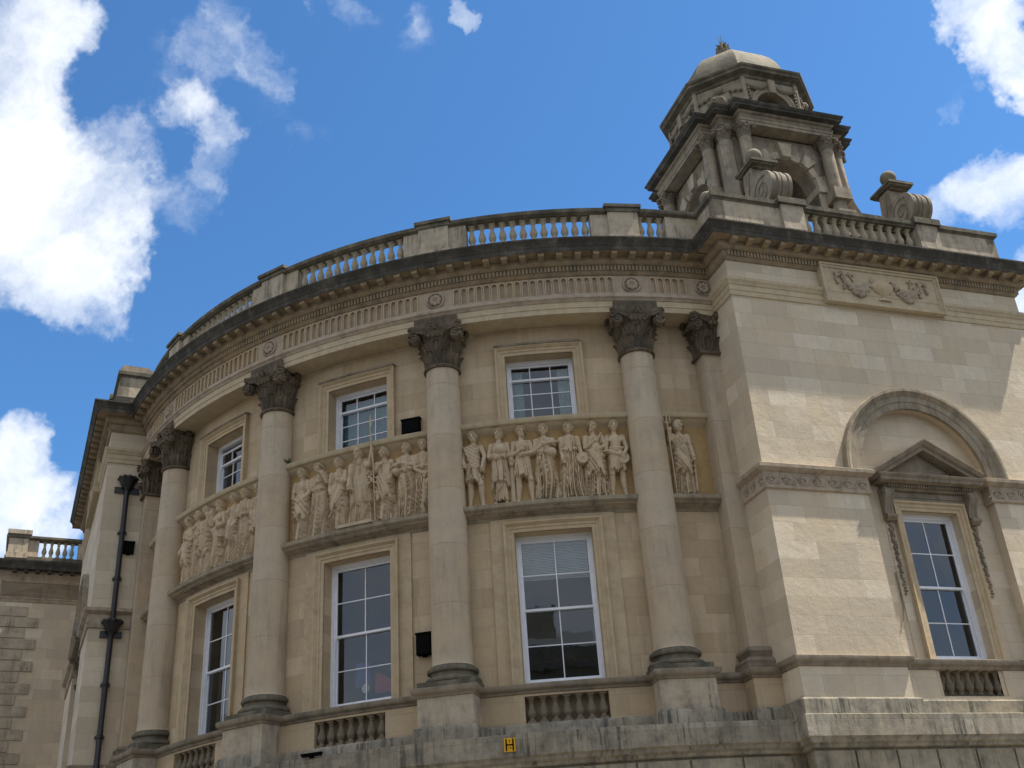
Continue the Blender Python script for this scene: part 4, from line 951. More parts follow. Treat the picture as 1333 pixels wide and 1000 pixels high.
# ---------------------------------------------------------------- dado, pedestals, plinth of the curved wing
RD = 11.95
def ped_path(R0, pedR):
    pts = []; A0, A1 = AL, AR; cur = A0
    def addarc(R, a, e): pts.extend(arc(R, a, e, .9))
    hp = math.degrees(.52/12.45)
    # left pilaster pedestal
    addarc(12.36, A0, -37.2); cur = -37.2
    for a in COLA:
        addarc(R0, cur, a-hp); t_ = tan_map(pedR, a); pts.extend([t_(-.52, 0, 0)[:2], t_(.52, 0, 0)[:2]]); cur = a+hp
    addarc(R0, cur, 35.9); addarc(12.36, 35.9, A1)
    return pts
pp = ped_path(RD, 12.45)
b = MB(); b.sweep(pp, [(0, -.62), (.025, -.61), (.035, -.57), (.085, -.545), (.10, -.52), (.10, -.46), (.08, -.445), (-.35, -.43)], caps=False); b.build('sill_course', 'grey', hall)
b = MB(); b.sweep(pp, [(0, -1.13), (.04, -1.14), (.06, -1.17), (.07, -1.19), (.07, -1.44)], caps=False); b.build('plinth_course', 'plinth', hall)
dz0, dz1 = -1.13, -.66
b = MB()
holed_curve(b, RD, AL, AR, -1.3, -.60, [(c, .76, dz0, dz1) for c in BAYC], depth=.22)
for c in BAYC: f = curve_map(RD, c); b.grid([[f(u, dz0, -.22), f(u, dz1, -.22)] for u in np.linspace(-.8, .8, 6)])
b.build('dado', 'ashlar', hall)
for k, c in enumerate(BAYC):
    bl = empty('window_balustrade', parent=hall)
    for j in range(7):
        u = -.76+1.52*(j+.5)/7; inst(bald_me, 'baluster', bl, frame_at(RD-.10, c+math.degrees(u/RD), dz0) @ Matrix.Diagonal((1, 1, (dz1-dz0)/.6, 1)))
for k, a in enumerate(COLA):
    b = MB(); f = tan_map(12.45, a); b.box(f, -.52, .52, -1.2, -.55, -.9, 0); b.build('pedestal', 'pier', hall)
for a0, a1 in ((AL, -37.2), (35.9, AR)):
    b = MB(); b.sweep([pol(11.8, a0, 0)[:2]]+arc(12.36, a0, a1, .8)+[pol(11.8, a1, 0)[:2]], [(0, -1.2), (0, -.58)], caps=False); b.build('pedestal', 'ashlar', hall)
# continuous stained band and ground-floor wall
RBAND = 12.62
pathB = [p2(PL, u1L+.14, -7), p2(PL, u1L+.14, .14), p2(PL, S0L-.14, .14)] + arc(RBAND, AL+.2, AR-.2, .8) + [p2(PR, S0R-.14, .14), p2(PR, u1R+.14, .14), p2(PR, u1R+.14, -7.5)]
b = MB(); b.sweep(pathB, [(-.9, -1.40), (-.02, -1.40), (0, -1.41), (0, -1.77), (-.02, -1.78), (-.05, -1.80), (-.06, -1.85), (-.12, -1.88), (-.13, -1.93), (-.2, -1.95)], caps=False); b.build('string_band', 'plinth', hall)
b = MB(); b.sweep(pathB, [(-.22, -1.90), (-.22, ground_z-.05)], caps=False); b.build('ground_floor_wall', 'rustic', hall)
b = MB()
segs = []
for P, s0_, u1_ in ((PR, S0R, u1R), (PL, S0L, u1L)):
    row = 0; z = -1.97
    while z > ground_z+.4:
        L = u1_-s0_; n_ = 9; w_ = L/n_; off = (row % 2)*.5
        k = -off
        while k < n_:
            a0, a1 = max(0, k)*w_, min(n_, k+1)*w_
            f = lambda u, zz, p, P=P, s=s0_: P(s+u, zz, -.08+p)
            g = .022
            x0, x1, zz0, zz1 = a0+g, a1-g, z-.46+g, z-g
            if x1-x0 > .1:
                b.box(f, x0-.0, x1+.0, zz0, zz1, 0, .045); 
            k += 1
        z -= .48; row += 1
for row in range(8):
    z = -1.97-row*.48; n_ = 18
    for k in range(-1, n_+1):
        a0 = AL+.4+(k+(row % 2)*.5)*(AR-AL-.8)/n_; a1 = a0+(AR-AL-.8)/n_; a0, a1 = max(a0, AL+.3)+.1, min(a1, AR-.3)-.1
        if a1-a0 < .5: continue
        for q in range(3):
            x0, x1 = a0+(a1-a0)*q/3, a0+(a1-a0)*(q+1)/3
            b.quad(pol(RBAND-.17, x0, z-.44), pol(RBAND-.17, x1, z-.44), pol(RBAND-.17, x1, z-.02), pol(RBAND-.17, x0, z-.02))
        for x in (a0, a1): b.quad(pol(RBAND-.22, x, z-.44), pol(RBAND-.17, x, z-.44), pol(RBAND-.17, x, z-.02), pol(RBAND-.22, x, z-.02))
        b.quad(pol(RBAND-.22, a0, z-.44), pol(RBAND-.22, a1, z-.44), pol(RBAND-.17, a1, z-.44), pol(RBAND-.17, a0, z-.44))
b.build('rusticated_blocks', 'rustic', hall, smooth=0)

# ---------------------------------------------------------------- roof parapets
RBc = 12.04
bs = empty('roof_balustrade', parent=hall, label='curved balustrade along the roof of the wing')
hp = math.degrees(.34/RBc)
solids = []
edges = [(AL, -34.5)]
for a in COLA: edges.append((a-3.35, a+3.35))
b = MB()
pth = arc(RBc, AL-.5, AR+.5, .7)
b.sweep(pth, [(-.2, 8.75), (.16, 8.75), (.16, 9.04), (.13, 9.06), (.13, 9.10), (-.15, 9.10)], caps=False); b.build('plinth', 'crust', bs)
b = MB(); b.sweep(pth, [(-.13, 9.68), (.13, 9.68), (.15, 9.70), (.19, 9.72), (.20, 9.76), (.20, 9.81), (.15, 9.84), (-.15, 9.86), (-.2, 9.72), (-.13, 9.68)], caps=False); b.build('rail', 'coping', bs)
OPEN = [(c-6.55, c+6.55, 12) for c in BAYC]+[(31.55, 34.7, 3), (-34.6, -31.4, 3)]
ends = sorted([AL-.5, AR+.5]+[q for o in OPEN for q in o[:2]])
for i in range(0, len(ends), 2):
    b = MB(); b.sweep(arc(RBc, ends[i], ends[i+1], .8), [(-.12, 9.08), (.12, 9.08), (.12, 9.70), (-.12, 9.70)]); b.build('pier', 'pier', bs)
for a in COLA:
    f = tan_map(RBc, a); b = MB(); b.box(f, -.34, .34, 9.0, 9.72, -.2, .20, back=True); b.box(f, -.38, .38, 8.9, 9.08, -.24, .235); pdl = b.build('pedestal', 'pier', bs)
    b = MB(); b.box(f, -.42, .42, 9.80, 9.88, -.28, .27, back=True); b.box(f, -.38, .38, 9.70, 9.80, -.24, .23, back=True); b.build('coping', 'coping', bs)
for a0, a1, n_ in OPEN:
    for k in range(n_): inst(bal_me, 'baluster', bs, frame_at(RBc, a0+(a1-a0)*(k+.5)/n_, 9.09))
def pav_parapet(P, s0, u1, c, side, txt):
    e = empty('roof_parapet', parent=hall, label='solid parapet with short balustrade on the '+txt+' pavilion')
    o = (lambda x: x) if side > 0 else (lambda x: x[::-1])
    pt = o([p2(P, s0, -.95), p2(P, s0, -.06), p2(P, u1, -.06), p2(P, u1, -6)])
    b = MB(); b.sweep(pt, [(-.3, 8.7), (.07, 8.7), (.07, 9.08), (.03, 9.11), (-.25, 9.11)]); b.build('plinth', 'crust', e)
    b = MB(); b.sweep(pt, [(-.3, 9.70), (.01, 9.70), (.02, 9.73), (.07, 9.76), (.075, 9.86), (.04, 9.88), (-.3, 9.92), (-.3, 9.70)]); b.build('coping', 'coping', e)
    f = lambda u, z, p: P(s0+p, z, u)
    for g_, q in ((P, (s0, c-2.05, -.30, -.06)), (P, (c+2.05, u1, -.30, -.06)), (f, (-.95, -.06, 0, .24)), (lambda u, z, p: P(u1-p, z, u), (-6, -.06, 0, .24))):
        b = MB(); b.box(g_, q[0], q[1], 9.1, 9.71, q[2], q[3], back=True); b.build('parapet_wall', 'pier', e)
    for q in (c-1.80, c+1.80):
        b = MB(); b.box(P, q-.29, q+.29, 9.0, 9.80, -.36, .02, back=True); b.build('pedestal', 'pier', e)
        b = MB(); b.box(P, q-.36, q+.36, 9.78, 9.94, -.42, .09, back=True); b.build('pedestal_coping', 'coping', e)
    for k in range(12): 
        M_ = Matrix((P.t.to_3d(), P.n.to_3d(), Vector((0, 0, 1)))).transposed().to_4x4(); M_.translation = P(c-1.48+2.96*(k+.5)/12, 9.11, -.18); inst(bal_me, 'baluster', e, M_)
    return e
pav_parapet(PR, S0R, u1R, cR, 1, 'right'); pav_parapet(PL, S0L, u1L, cL, -1, 'left')
# raised block at the corner of the left pavilion
b = MB(); b.box(PL, S0L+.05, S0L+1.3, 9.85, 10.02, -.9, -.04, back=True); b.box(PL, S0L+.1, S0L+1.2, 10.02, 10.12, -.8, -.1, back=True); b.build('parapet_block', 'grey', hall)
# roof surface
b = MB(); rr = [p2(PL, u1L-.2, -7), p2(PL, u1L-.2, -.3), p2(PL, S0L+.2, -.3)] + arc(RBc-.1, AL, AR, 2) + [p2(PR, S0R+.2, -.3), p2(PR, u1R-.2, -.3), p2(PR, u1R-.2, -9), (0, 3)]
b.poly([(x, y, 8.95) for x, y in rr]); b.build('roof', 'lead', hall, smooth=0)

# scroll buttresses with ball finials on the parapet pedestals
def scroll(P, s, n0, name='scroll_finial', label=None, z0=9.94):
    e = empty(name, parent=hall, label=label)
    cn, cz, r = -.46+n0, z0+.58, .45
    pr = []
    for q in np.linspace(-PI*.42, PI*.62, 16): pr.append((cn+r*math.cos(q), cz+r*math.sin(q)))
    pr += [(cn-.24, z0+1.2), (cn-.26, z0+1.42)]; back = [(cn-.62, z0+1.42), (cn-.66, z0+1.2), (cn-.70, z0+.85), (cn-.80, z0+.5), (cn-1.0, z0+.28), (cn-1.35, z0+.12), (cn-1.7, z0+.02), (cn-1.7, z0-.3)]
    out = pr+back; b = MB(); W_ = .27
    us = [(-W_, 1.0), (-W_*.72, 1.0), (-W_*.66, .94), (-W_*.40, .94), (-W_*.34, 1.0), (-W_*.06, 1.0), (0, .94), (W_*.06, 1.0), (W_*.34, 1.0), (W_*.40, .94), (W_*.66, .94), (W_*.72, 1.0), (W_, 1.0)]
    b.grid([[P(s+u, cz+(z-cz)*k, cn+(nn_-cn)*k) for nn_, z in pr] for u, k in us])
    for sg in (-1, 1): b.poly([P(s+sg*W_, z, nn_) for nn_, z in out])
    b.grid([[P(s+u, z, nn_) for nn_, z in back] for u in (-W_, W_)])
    for sg in (-1, 1):
        b.tube([P(s+sg*(W_+.0), cz-.04+.36*(1-.85*q)*math.sin(q*11+1), cn+.36*(1-.85*q)*math.cos(q*11+1)) for q in np.linspace(0, 1, 44)], .022, 6)
        b.tube([P(s+sg*W_, z0+1.35, cn-.36), P(s+sg*W_, z0+.8, cn-.50), P(s+sg*W_, z0+.45, cn-.66), P(s+sg*W_, z0+.2, cn-1.0)], .022, 5)
    b.build('scroll', 'turret', e)
    b = MB(); bc = cn-.44
    for w_, a, c in ((.26, 1.40, 1.46), (.36, 1.46, 1.51), (.40, 1.51, 1.58), (.17, 1.58, 1.66)): b.box(lambda u, z, p: P(s+u, z, bc+p), -w_*.9, w_*.9, z0+a, z0+c, -w_, w_, back=True)
    x = P(s, 0, bc); b.lathe((x[0], x[1], z0), [(.13, 1.66), (.10, 1.69), (.08, 1.72), (.09, 1.77)], 16); b.build('cap', 'coping', e)
    b = MB(); b.sphere((x[0], x[1], z0+1.94), .20, 20); b.build('ball', 'dome', e)
scroll(PR, cR-1.88, 0, label='volute buttress with stone ball, in front of the turret arch'); scroll(PR, cR+1.92, 0, label='volute buttress with stone ball, standing against the sky')
Pq = lambda u, z, p: PR(S0R+.06-p, z, -u)
scroll(lambda u, z, p: PR(-.30+(-p)*.9, z, -1.75+u), 0, 0, label='volute buttress with stone ball, low at the left of the turret', z0=9.15)
scroll(lambda u, z, p: PR(-.30+(-p)*.9, z, -6.2+u), 0, 0, label='volute buttress with stone ball, at the rear left of the turret', z0=9.15)

# ---------------------------------------------------------------- turret
TS, TN = 3.33, -3.956
TC = Vector(PR(TS, 0, TN)[:2])
def T(k=0):
    """face k: 0 = towards the street like the pavilion front, then turning; u to the right, p outwards from the centre"""
    tt, nn = PR.t, PR.n
    dirs = [(tt, nn), (nn*-1, tt), (tt*-1, nn*-1), (nn, tt*-1)]
    t_, n_ = dirs[k]
    return lambda u, z, p: (TC.x+t_.x*u+n_.x*p, TC.y+t_.y*u+n_.y*p, z)
tur = empty('turret', parent=hall, label='open square bell turret with paired columns and octagonal domed lantern')
b = MB()
for k in range(4):
    f = T(k)
    arch_wall(b, f, -1.75, 1.75, 13.9, 0, .80, 12.42, 8.9, p=1.72, n=20)
    A = [(-.80, 9.5)]+arch_pts(0, 12.42, .80, 20)+[(.80, 9.5)]
    for i in range(len(A)-1): b.quad(f(*A[i], 1.72), f(*A[i+1], 1.72), f(*A[i+1], 1.22), f(*A[i], 1.22))
    arch_wall(b, f, -1.72, 1.72, 13.9, 0, .80, 12.42, 8.9, p=1.22, n=20)
    b.quad(f(-1.75, 13.85, 1.75), f(1.75, 13.85, 1.75), f(1.75, 13.85, 0), f(-1.75, 13.85, 0))
b.build('belfry_wall', 'turret', tur, smooth=30)
b = MB()
for k in range(4):
    f = T(k)
    for j in range(9):
        a0 = PI*j/9+.02; a1 = PI*(j+1)/9-.02
        ro, pp_ = (1.16, .10) if j % 2 == 0 else (1.0, .05)
        if j == 4: ro, pp_ = 1.24, .14
        pts = [(.80*math.cos(a0), 12.42+.80*math.sin(a0)), (ro*math.cos(a0), 12.42+ro*math.sin(a0)), (ro*math.cos(a1), 12.42+ro*math.sin(a1)), (.80*math.cos(a1), 12.42+.80*math.sin(a1))]
        q1 = [f(u, z, 1.72+pp_) for u, z in pts]; q0 = [f(u, z, 1.70) for u, z in pts]; b.poly(q1)
        for i in range(4): b.quad(q0[i], q0[(i+1) % 4], q1[(i+1) % 4], q1[i])
    for s_ in (-1, 1):
        b.box(f, s_*.92-.14, s_*.92+.14, 12.22, 12.42, 1.2, 1.84); b.box(f, s_*.9-.10, s_*.9+.10, 9.5, 12.22, 1.3, 1.76)
b.build('arch_blocks', 'pier', tur, smooth=0)
b = MB(); corinth(b, .34); mcap = b.mesh('turret_capital', 'turret', 40)
b = MB(); b.lathe((0, 0, 0), [(.23, 0), (.23, .05), (.19, .08), (.185, .12)]+[(.18-.02*(i/10)**1.5, .12+i*.268) for i in range(11)], 24); tshaft = b.mesh('turret_shaft', 'turret', 40)
b = MB(); b.box(idm, -.25, .25, -2.2, 0, -.25, .25, back=True); b.box(idm, -.29, .29, -.1, -.02, -.29, .29, back=True); tped = b.mesh('turret_pedestal', 'turret', 0)
b = MB(); b.box(idm, -.25, .25, 0, .34, -.25, .25, back=True); tblk = b.mesh('square_block', 'turret', 0)
for k in range(4):
    f = T(k); A = Vector(f(1, 0, 0))-Vector(f(0, 0, 0)); B_ = Vector(f(0, 0, 1))-Vector(f(0, 0, 0)); Rm = Matrix((A, B_, Vector((0, 0, 1)))).transposed().to_4x4()
    for (u, p) in ((-1.22, 1.92), (1.22, 1.92), (1.66, 1.66)):
        c_ = empty('turret_column', parent=tur)
        M0 = Matrix.Translation(f(u, 10.72, p)) @ Rm
        if p < 1.8: M0 = M0 @ Matrix.Rotation(-PI/4, 4, 'Z')
        inst(tshaft, 'shaft', tur, M0).name = 'column_shaft'; inst(mcap, 'column_capital', tur, Matrix.Translation(f(u, 13.52, p)) @ M0.to_3x3().to_4x4() @ Matrix.Diagonal((.44, .44, .40, 1)))
        inst(tped, 'column_pedestal', tur, M0)
        if p > 1.8:
            for zz in (.42, 1.12): inst(tblk, 'rustic_block', tur, M0 @ Matrix.Translation((0, 0, zz)))
        bpy.data.objects.remove(c_)
cross = [(-1.36, 2.12), (1.36, 2.12), (1.36, 1.80), (1.80, 1.80), (1.80, 1.36), (2.12, 1.36), (2.12, -1.36), (1.80, -1.36), (1.80, -1.80), (1.36, -1.80), (1.36, -2.12), (-1.36, -2.12), (-1.36, -1.80), (-1.80, -1.80), (-1.80, -1.36), (-2.12, -1.36), (-2.12, 1.36), (-1.80, 1.36), (-1.80, 1.80), (-1.36, 1.80)]
f = T(0); cp = [f(u, 0, p)[:2] for u, p in cross]
b = MB(); b.sweep(cp, [(-.5, 13.88), (0, 13.88), (0, 13.97), (.02, 13.975), (.02, 14.05), (.05, 14.08), (.0, 14.09), (0, 14.20), (.04, 14.21), (.07, 14.24), (.07, 14.26)], closed=True); b.build('entablature', 'turret', tur)
b = MB(); b.sweep(cp, [(.07, 14.26), (.10, 14.27), (.22, 14.28), (.22, 14.34), (.25, 14.36), (.27, 14.40), (.28, 14.43), (.0, 14.48), (-.5, 14.5)], closed=True); b.build('turret_cornice', 'crust', tur)
b = MB(); b.poly([f(u, 14.47, p) for u, p in ((-1.8, 1.8), (1.8, 1.8), (1.8, -1.8), (-1.8, -1.8))]); b.build('deck', 'lead', tur, smooth=0)
# lantern
def octo(ro, k): return [(-k, ro), (k, ro), (ro, k), (ro, -k), (k, -ro), (-k, -ro), (-ro, -k), (-ro, k)]
RO, KO = 1.76, .80
lz0, lz1 = 14.45, 15.86
b = MB()
for i in range(8):
    bo = MB()
    a, c = Vector(octo(RO, KO)[i]), Vector(octo(RO, KO)[(i+1) % 8]); mid = (a+c)/2; d = (c-a).normalized(); o_ = Vector((-d.y, d.x)); o_ = o_ if o_.dot(mid) > 0 else -o_; L = (c-a).length/2
    g = lambda u, z, p, mid=mid, d=d, o_=o_: f((mid+d*u+o_*p).x, z, (mid+d*u+o_*p).y)
    if i % 2 == 0:
        hw = .52; arch_wall(b, g, -L, L, lz1, 0, hw, 14.92, lz0, n=16)
        A = [(-hw, lz0)]+arch_pts(0, 14.92, hw, 16)+[(hw, lz0)]
        for j in range(len(A)-1): b.quad(g(*A[j], 0), g(*A[j+1], 0), g(*A[j+1], -.3), g(*A[j], -.3))
        b.frame(g, A, [(0, -.02), (0, .04), (.10, .05), (.12, .07), (.16, .07), (.16, 0)])
        b.box(g, -.10, .10, 15.36, 15.80, 0, .14)
        for s_ in (-1, 1):
            bo = MB()
            for q in np.linspace(0, 1, 10): bo.sphere(g(s_*(.16+.55*q), 15.62-.10*math.sin(PI*q)-.04*q, .06), .06+.02*math.sin(PI*q), 7)
            for q in range(8): bo.sphere(g(s_*(L-.10), 15.56-.11*q, .05), .055-.003*q, 7)
            bo.build('carved_festoon', 'dome', tur)
    else:
        b.quad(g(-L, lz0, 0), g(L, lz0, 0), g(L, lz1, 0), g(-L, lz1, 0))
        b.box(g, -L*.42, L*.42, lz0, 15.5, 0, .06); bo.sphere(g(0, 15.62, .06), .13, 9)
        for q in np.linspace(-1, 1, 9): bo.sphere(g(q*L*.85, 15.55-.10*math.cos(q*PI/2)*-1-.1, .05), .06, 7)
        for q in range(9): bo.sphere(g(.35*math.sin(q*1.3)*L, 15.3-q*.09, .07), .06, 7)
    for s_ in (-1, 1): b.box(g, s_*L-.05, s_*L+.05, lz0, lz1, -.02, .05)
    if i % 2: bo.build('carved_cartouche', 'dome', tur)
b.build('lantern', 'turret', tur, smooth=30)
b = MB()
for i in range(8): pass
oc = [f(u, 0, p)[:2] for u, p in octo(RO, KO)]
b.sweep(oc, [(-.35, 15.84), (0, 15.85), (.03, 15.87), (.05, 15.95), (.12, 15.98), (.20, 16.0), (.21, 16.07), (.25, 16.10), (.26, 16.16), (.1, 16.20), (-.3, 16.24)], closed=True); b.build('lantern_cornice', 'coping', tur)
b = MB()   # lantern inside: dark soffit
b.poly([f(u*.95, 15.85, p*.95) for u, p in octo(RO, KO)]); b.build('ceiling', 'dark', tur, smooth=0)
b = MB()
dp = [(1.0, 16.18), (.975, 16.40), (.94, 16.70), (.875, 17.02), (.785, 17.32), (.66, 17.60), (.50, 17.86), (.33, 18.06), (.20, 18.20), (.15, 18.30)]
g = [[f(u*k_*.93, z, p*k_*.93) for k_, z in dp] for u, p in octo(RO+.02, KO)]
for i in range(8):
    a, c = g[i], g[(i+1) % 8]; b.grid([a, c])
b.build('dome', 'dome', tur, smooth=25)
b = MB(); tc3 = (TC.x, TC.y, .78)
b.lathe(tc3, [(.34, 17.40), (.36, 17.46), (.30, 17.50), (.24, 17.60), (.20, 17.74), (.24, 17.84), (.30, 17.92), (.30, 17.98), (.22, 18.04), (.14, 18.16), (.10, 18.30), (.12, 18.36), (.05, 18.44), (0, 18.5)], 20)
for k in range(8):
    a = k*PI/4; o = Vector((math.cos(a), math.sin(a), 0))
    b.tube([Vector(tc3)+o*.22+Vector((0, 0, 17.9)), Vector(tc3)+o*.34+Vector((0, 0, 18.05)), Vector(tc3)+o*.30+Vector((0, 0, 18.18)), Vector(tc3)+o*.36+Vector((0, 0, 18.3))], [.06, .05, .035, .015])
    leaf(b, Vector(tc3)+o*.16+Vector((0, 0, 17.95)), o, Vector((-o.y, o.x, 0)), .36, .2, .14)
for k in range(5): a = k*2*PI/5; b.tube([Vector(tc3)+Vector((.05*math.cos(a), .05*math.sin(a), 18.3)), Vector(tc3)+Vector((.14*math.cos(a), .14*math.sin(a), 18.62+.05*k))], [.03, .008])
b.v = [(TC.x+(x-TC.x)*.58, TC.y+(y-TC.y)*.58, 18.1+(z-18.1)*.80) for x, y, z in b.v]; b.build('finial', 'dome', tur)
# urns on the turret corners, buttresses sweeping down from the corner columns
for sx in (-1, 1):
    for sy in (-1, 1):
        x = f(1.62*sx, 0, 1.62*sy); b = MB()
        b.lathe((x[0], x[1], 14.46), [(.20, 0), (.20, .06), (.12, .10), (.10, .16), (.20, .24), (.26, .36), (.25, .44), (.19, .50), (.21, .53), (.12, .60), (.06, .66), (0, .72)], 16)
        for k in range(7): a = k*2*PI/7; b.sphere((x[0]+.22*math.cos(a), x[1]+.22*math.sin(a), 14.46+.40), .07, 7)
        b.build('corner_urn', 'dome', tur)
        d = Vector((sx, sy)).normalized(); e_ = Vector((-d.y, d.x)); base_r = 2.32
        fb = lambda u, z, p, d=d, e_=e_: f((d*p+e_*u).x, z, (d*p+e_*u).y)
        cur = [(base_r+.12, 13.45), (base_r+.14, 13.0), (base_r+.18, 12.4), (base_r+.25, 11.9), (base_r+.38, 11.4), (base_r+.60, 11.0), (base_r+.95, 10.7), (base_r+1.3, 10.55), (base_r+1.3, 9.0)]
        b = MB(); b.grid([[fb(u, z, p) for p, z in cur] for u in (-.19, .19)])
        for u in (-.19, .19): b.poly([fb(u, z, p) for p, z in cur]+[fb(u, 9.0, base_r-.4), fb(u, 13.45, base_r-.4)])
        b.build('corner_buttress', 'turret', tur, smooth=25)
# bell inside
b = MB(); b.lathe((TC.x, TC.y, 12.15), [(.42, 0), (.40, .04), (.34, .14), (.28, .30), (.25, .48), (.20, .56), (.06, .60), (.05, 1.7)], 24); b.build('bell', 'iron', tur)

# ---------------------------------------------------------------- wall things
d = empty('drainpipe', 'black cast-iron downpipe with two ornate hoppers on the left pavilion wall', 'drainpipe')
fD = lambda u, z, p: PL(S0L-p, z, -.53+u)            # p outwards from the return wall
b = MB(); b.tube([fD(0, 6.35, .12), fD(0, 2.95, .12)], .066, 12); b.tube([fD(0, 2.6, .12), fD(0, -1.2, .12), fD(0, -1.45, .25), fD(0, -1.6, .45), fD(0, ground_z, .45)], .066, 12); b.build('pipe', 'iron', d)
for zc_, sc_ in ((6.35, 1.0), (2.60, .85)):
    b = MB(); b.lathe(fD(0, zc_, .13), [(.06, -.02), (.07, .05), (.11, .10), (.16, .16), (.20, .26), (.23, .30), (.24, .36), (.20, .38), (.18, .36)], 18)
    for k in range(10): a = k*2*PI/10; q = fD(0, zc_, .13); b.sphere((q[0]+.22*math.cos(a), q[1]+.22*math.sin(a), zc_+.34), .05, 7)
    b.box(fD, -.30*sc_, .30*sc_, zc_-.02, zc_+.14, .0, .05); b.build('hopper', 'iron', d)
for z in (5.2, 4.0, 1.4, .2):
    b = MB(); b.lathe(fD(0, z, .12), [(.066, 0), (.086, .01), (.086, .09), (.066, .10)], 12); b.box(fD, -.11, .11, z+.02, z+.07, 0, .10); b.build('bracket', 'iron', d)
def blackbox(name, f, u0, u1, z0, z1, p1, label, grp='black boxes fixed to the stone'):
    b = MB(); b.box(f, u0, u1, z0, z1, .0, p1, back=True); b.box(f, u0-.015, u1+.015, z1-.03, z1+.005, .0, p1+.012)
    b.box(f, (u0+u1)/2-.05, (u0+u1)/2+.05, z0-.03, z0, .02, p1*.6)
    o = b.build('case', 'black', None, smooth=0); e = empty(name, label, 'fixture', grp); o.parent = e
    g = MB(); g.box(f, u0+.02, u1-.02, z0+.02, z1-.045, p1, p1+.008); g.build('front_plate', 'soot', e, smooth=0)
blackbox('black_wall_box', tan_map(RW, 6.41), -.20, .20, 4.98, 5.31, .10, 'black rectangular box above the ledge, right of the turquoise-curtained window')
blackbox('black_wall_box', tan_map(RW, 7.30), -.14, .16, .33, .745, .14, 'upright black box beside the third column, low on the wall')
blackbox('black_wall_box', fD, -.33, -.06, 4.72, 5.05, .06, 'black plate beside the downpipe on the left pavilion')
blackbox('black_wall_box', tan_map(RBAND, -1.42), -.20, .20, -1.40, -1.345, .06, 'thin black strip lying on the band below the middle balusters')
# fire hydrant indicator plate
sg = empty('hydrant_sign', 'small yellow plate with a black letter H on the stained band', 'sign')
f = tan_map(RBAND, 15.35)
b = MB(); b.box(f, -.098, .098, -1.69, -1.465, .005, .02, back=True); b.build('plate', 'yellow', sg, smooth=0)
b = MB()
for u0, u1, z0, z1 in ((-.072, -.046, -1.677, -1.478), (.046, .072, -1.677, -1.478), (-.046, .046, -1.589, -1.566)): b.box(f, u0, u1, z0, z1, .020, .0235)
b.build('letter', 'black', sg, smooth=0)
def textobj(s, size, f, u, z, p, parent, m_):
    cu = bpy.data.curves.new('digits', 'FONT'); cu.body = s; cu.size = size; cu.extrude = .0008; cu.align_x = 'CENTER'; cu.align_y = 'CENTER'
    o = bpy.data.objects.new('tmp', cu); col.objects.link(o); dg = bpy.context.evaluated_depsgraph_get(); me = bpy.data.meshes.new_from_object(o.evaluated_get(dg)); bpy.data.objects.remove(o)
    me.materials.clear(); me.materials.append(mat[m_])
    X = Vector(f(1, 0, 0))-Vector(f(0, 0, 0)); Y = Vector((0, 0, 1)); Zv = Vector(f(0, 0, 1))-Vector(f(0, 0, 0)); M_ = Matrix((X, Y, Zv)).transposed().to_4x4(); M_.translation = f(u, z, p)
    inst(me, 'digits', parent, M_)
textobj('9', .062, f, 0, -1.522, .022, sg, 'black'); textobj('14', .062, f, 0, -1.633, .022, sg, 'black')
# loose cable beside the pedimented window
b = MB(); fc = lambda u, z, p: PR(cR+u, z, -.22+p); pts = [fc(-1.13, 1.3, .02), fc(-1.125, .9, .02), fc(-1.13, .62, .02), fc(-1.18, .38, .03), fc(-1.28, .22, .05), fc(-1.40, .12, .06)]
o = b.tube(pts, .012, 6); tag(b.build('loose_cable', 'grey', None), 'thin grey cable curling out beside the pedimented window', 'cable')
# moss / weed tuft on the capital ledges
def tuft(P, n_, seed, label):
    r = np.random.default_rng(seed); b = MB()
    for k in range(n_):
        a = r.uniform(0, 2*PI); l = r.uniform(.05, .13); q = Vector(P)+Vector((r.normal()*.03, r.normal()*.03, 0)); e = q+Vector((math.cos(a)*l*.6, math.sin(a)*l*.6, l)); s_ = Vector((-math.sin(a), math.cos(a), 0))*.014
        b.poly([tuple(q), tuple((q+e)/2+s_), tuple(e), tuple((q+e)/2-s_)])
    tag(b.build('weed_tuft', 'weed', None, smooth=0), label, 'plant', 'weeds rooted in the masonry')
mat['weed'] = simple('weed_green', (.09, .10, .05), .8)
tuft(pol(RW+.2, -8.0, 4.93), 26, 3, 'dry weed tuft on the upper ledge at the left end of the middle bay')
tuft(pol(12.05, 29.5, -.42)[:2]+(-.40,), 16, 4, 'small weed on the pedestal of the column nearest the right pavilion')

# ---------------------------------------------------------------- far wing beyond the left pavilion
fwg = empty('side_wing', 'plain ashlar wing with quoins and a short balustrade beyond the left pavilion', 'building')
FS = 13.0; FM = lambda u, z, p: PL(FS-p, z, u); UE = 2.38
b = MB(); quadmap(b, FM, [(-6, ground_z), (UE, ground_z), (UE, 8.1), (-6, 8.1)]); b.quad(PL(FS, ground_z, UE), PL(FS+9, ground_z, UE), PL(FS+9, 8.1, UE), PL(FS, 8.1, UE)); b.build('wall', 'ashlar_pale', fwg)
b = MB(); k = 0; z = 7.15
while z > -5.5:
    L = (.95, 1.35)[k % 2]; b.box(FM, UE-L, UE+.04, z-.36, z-.02, 0, .045); b.box(lambda u, zz, p: PL(FS+u, zz, UE+p), -.04, L, z-.36, z-.02, 0, .04); z -= .385; k += 1
b.build('quoins', 'pier', fwg)
fp = [p2(PL, FS+9, UE), p2(PL, FS, UE), p2(PL, FS, -6)]
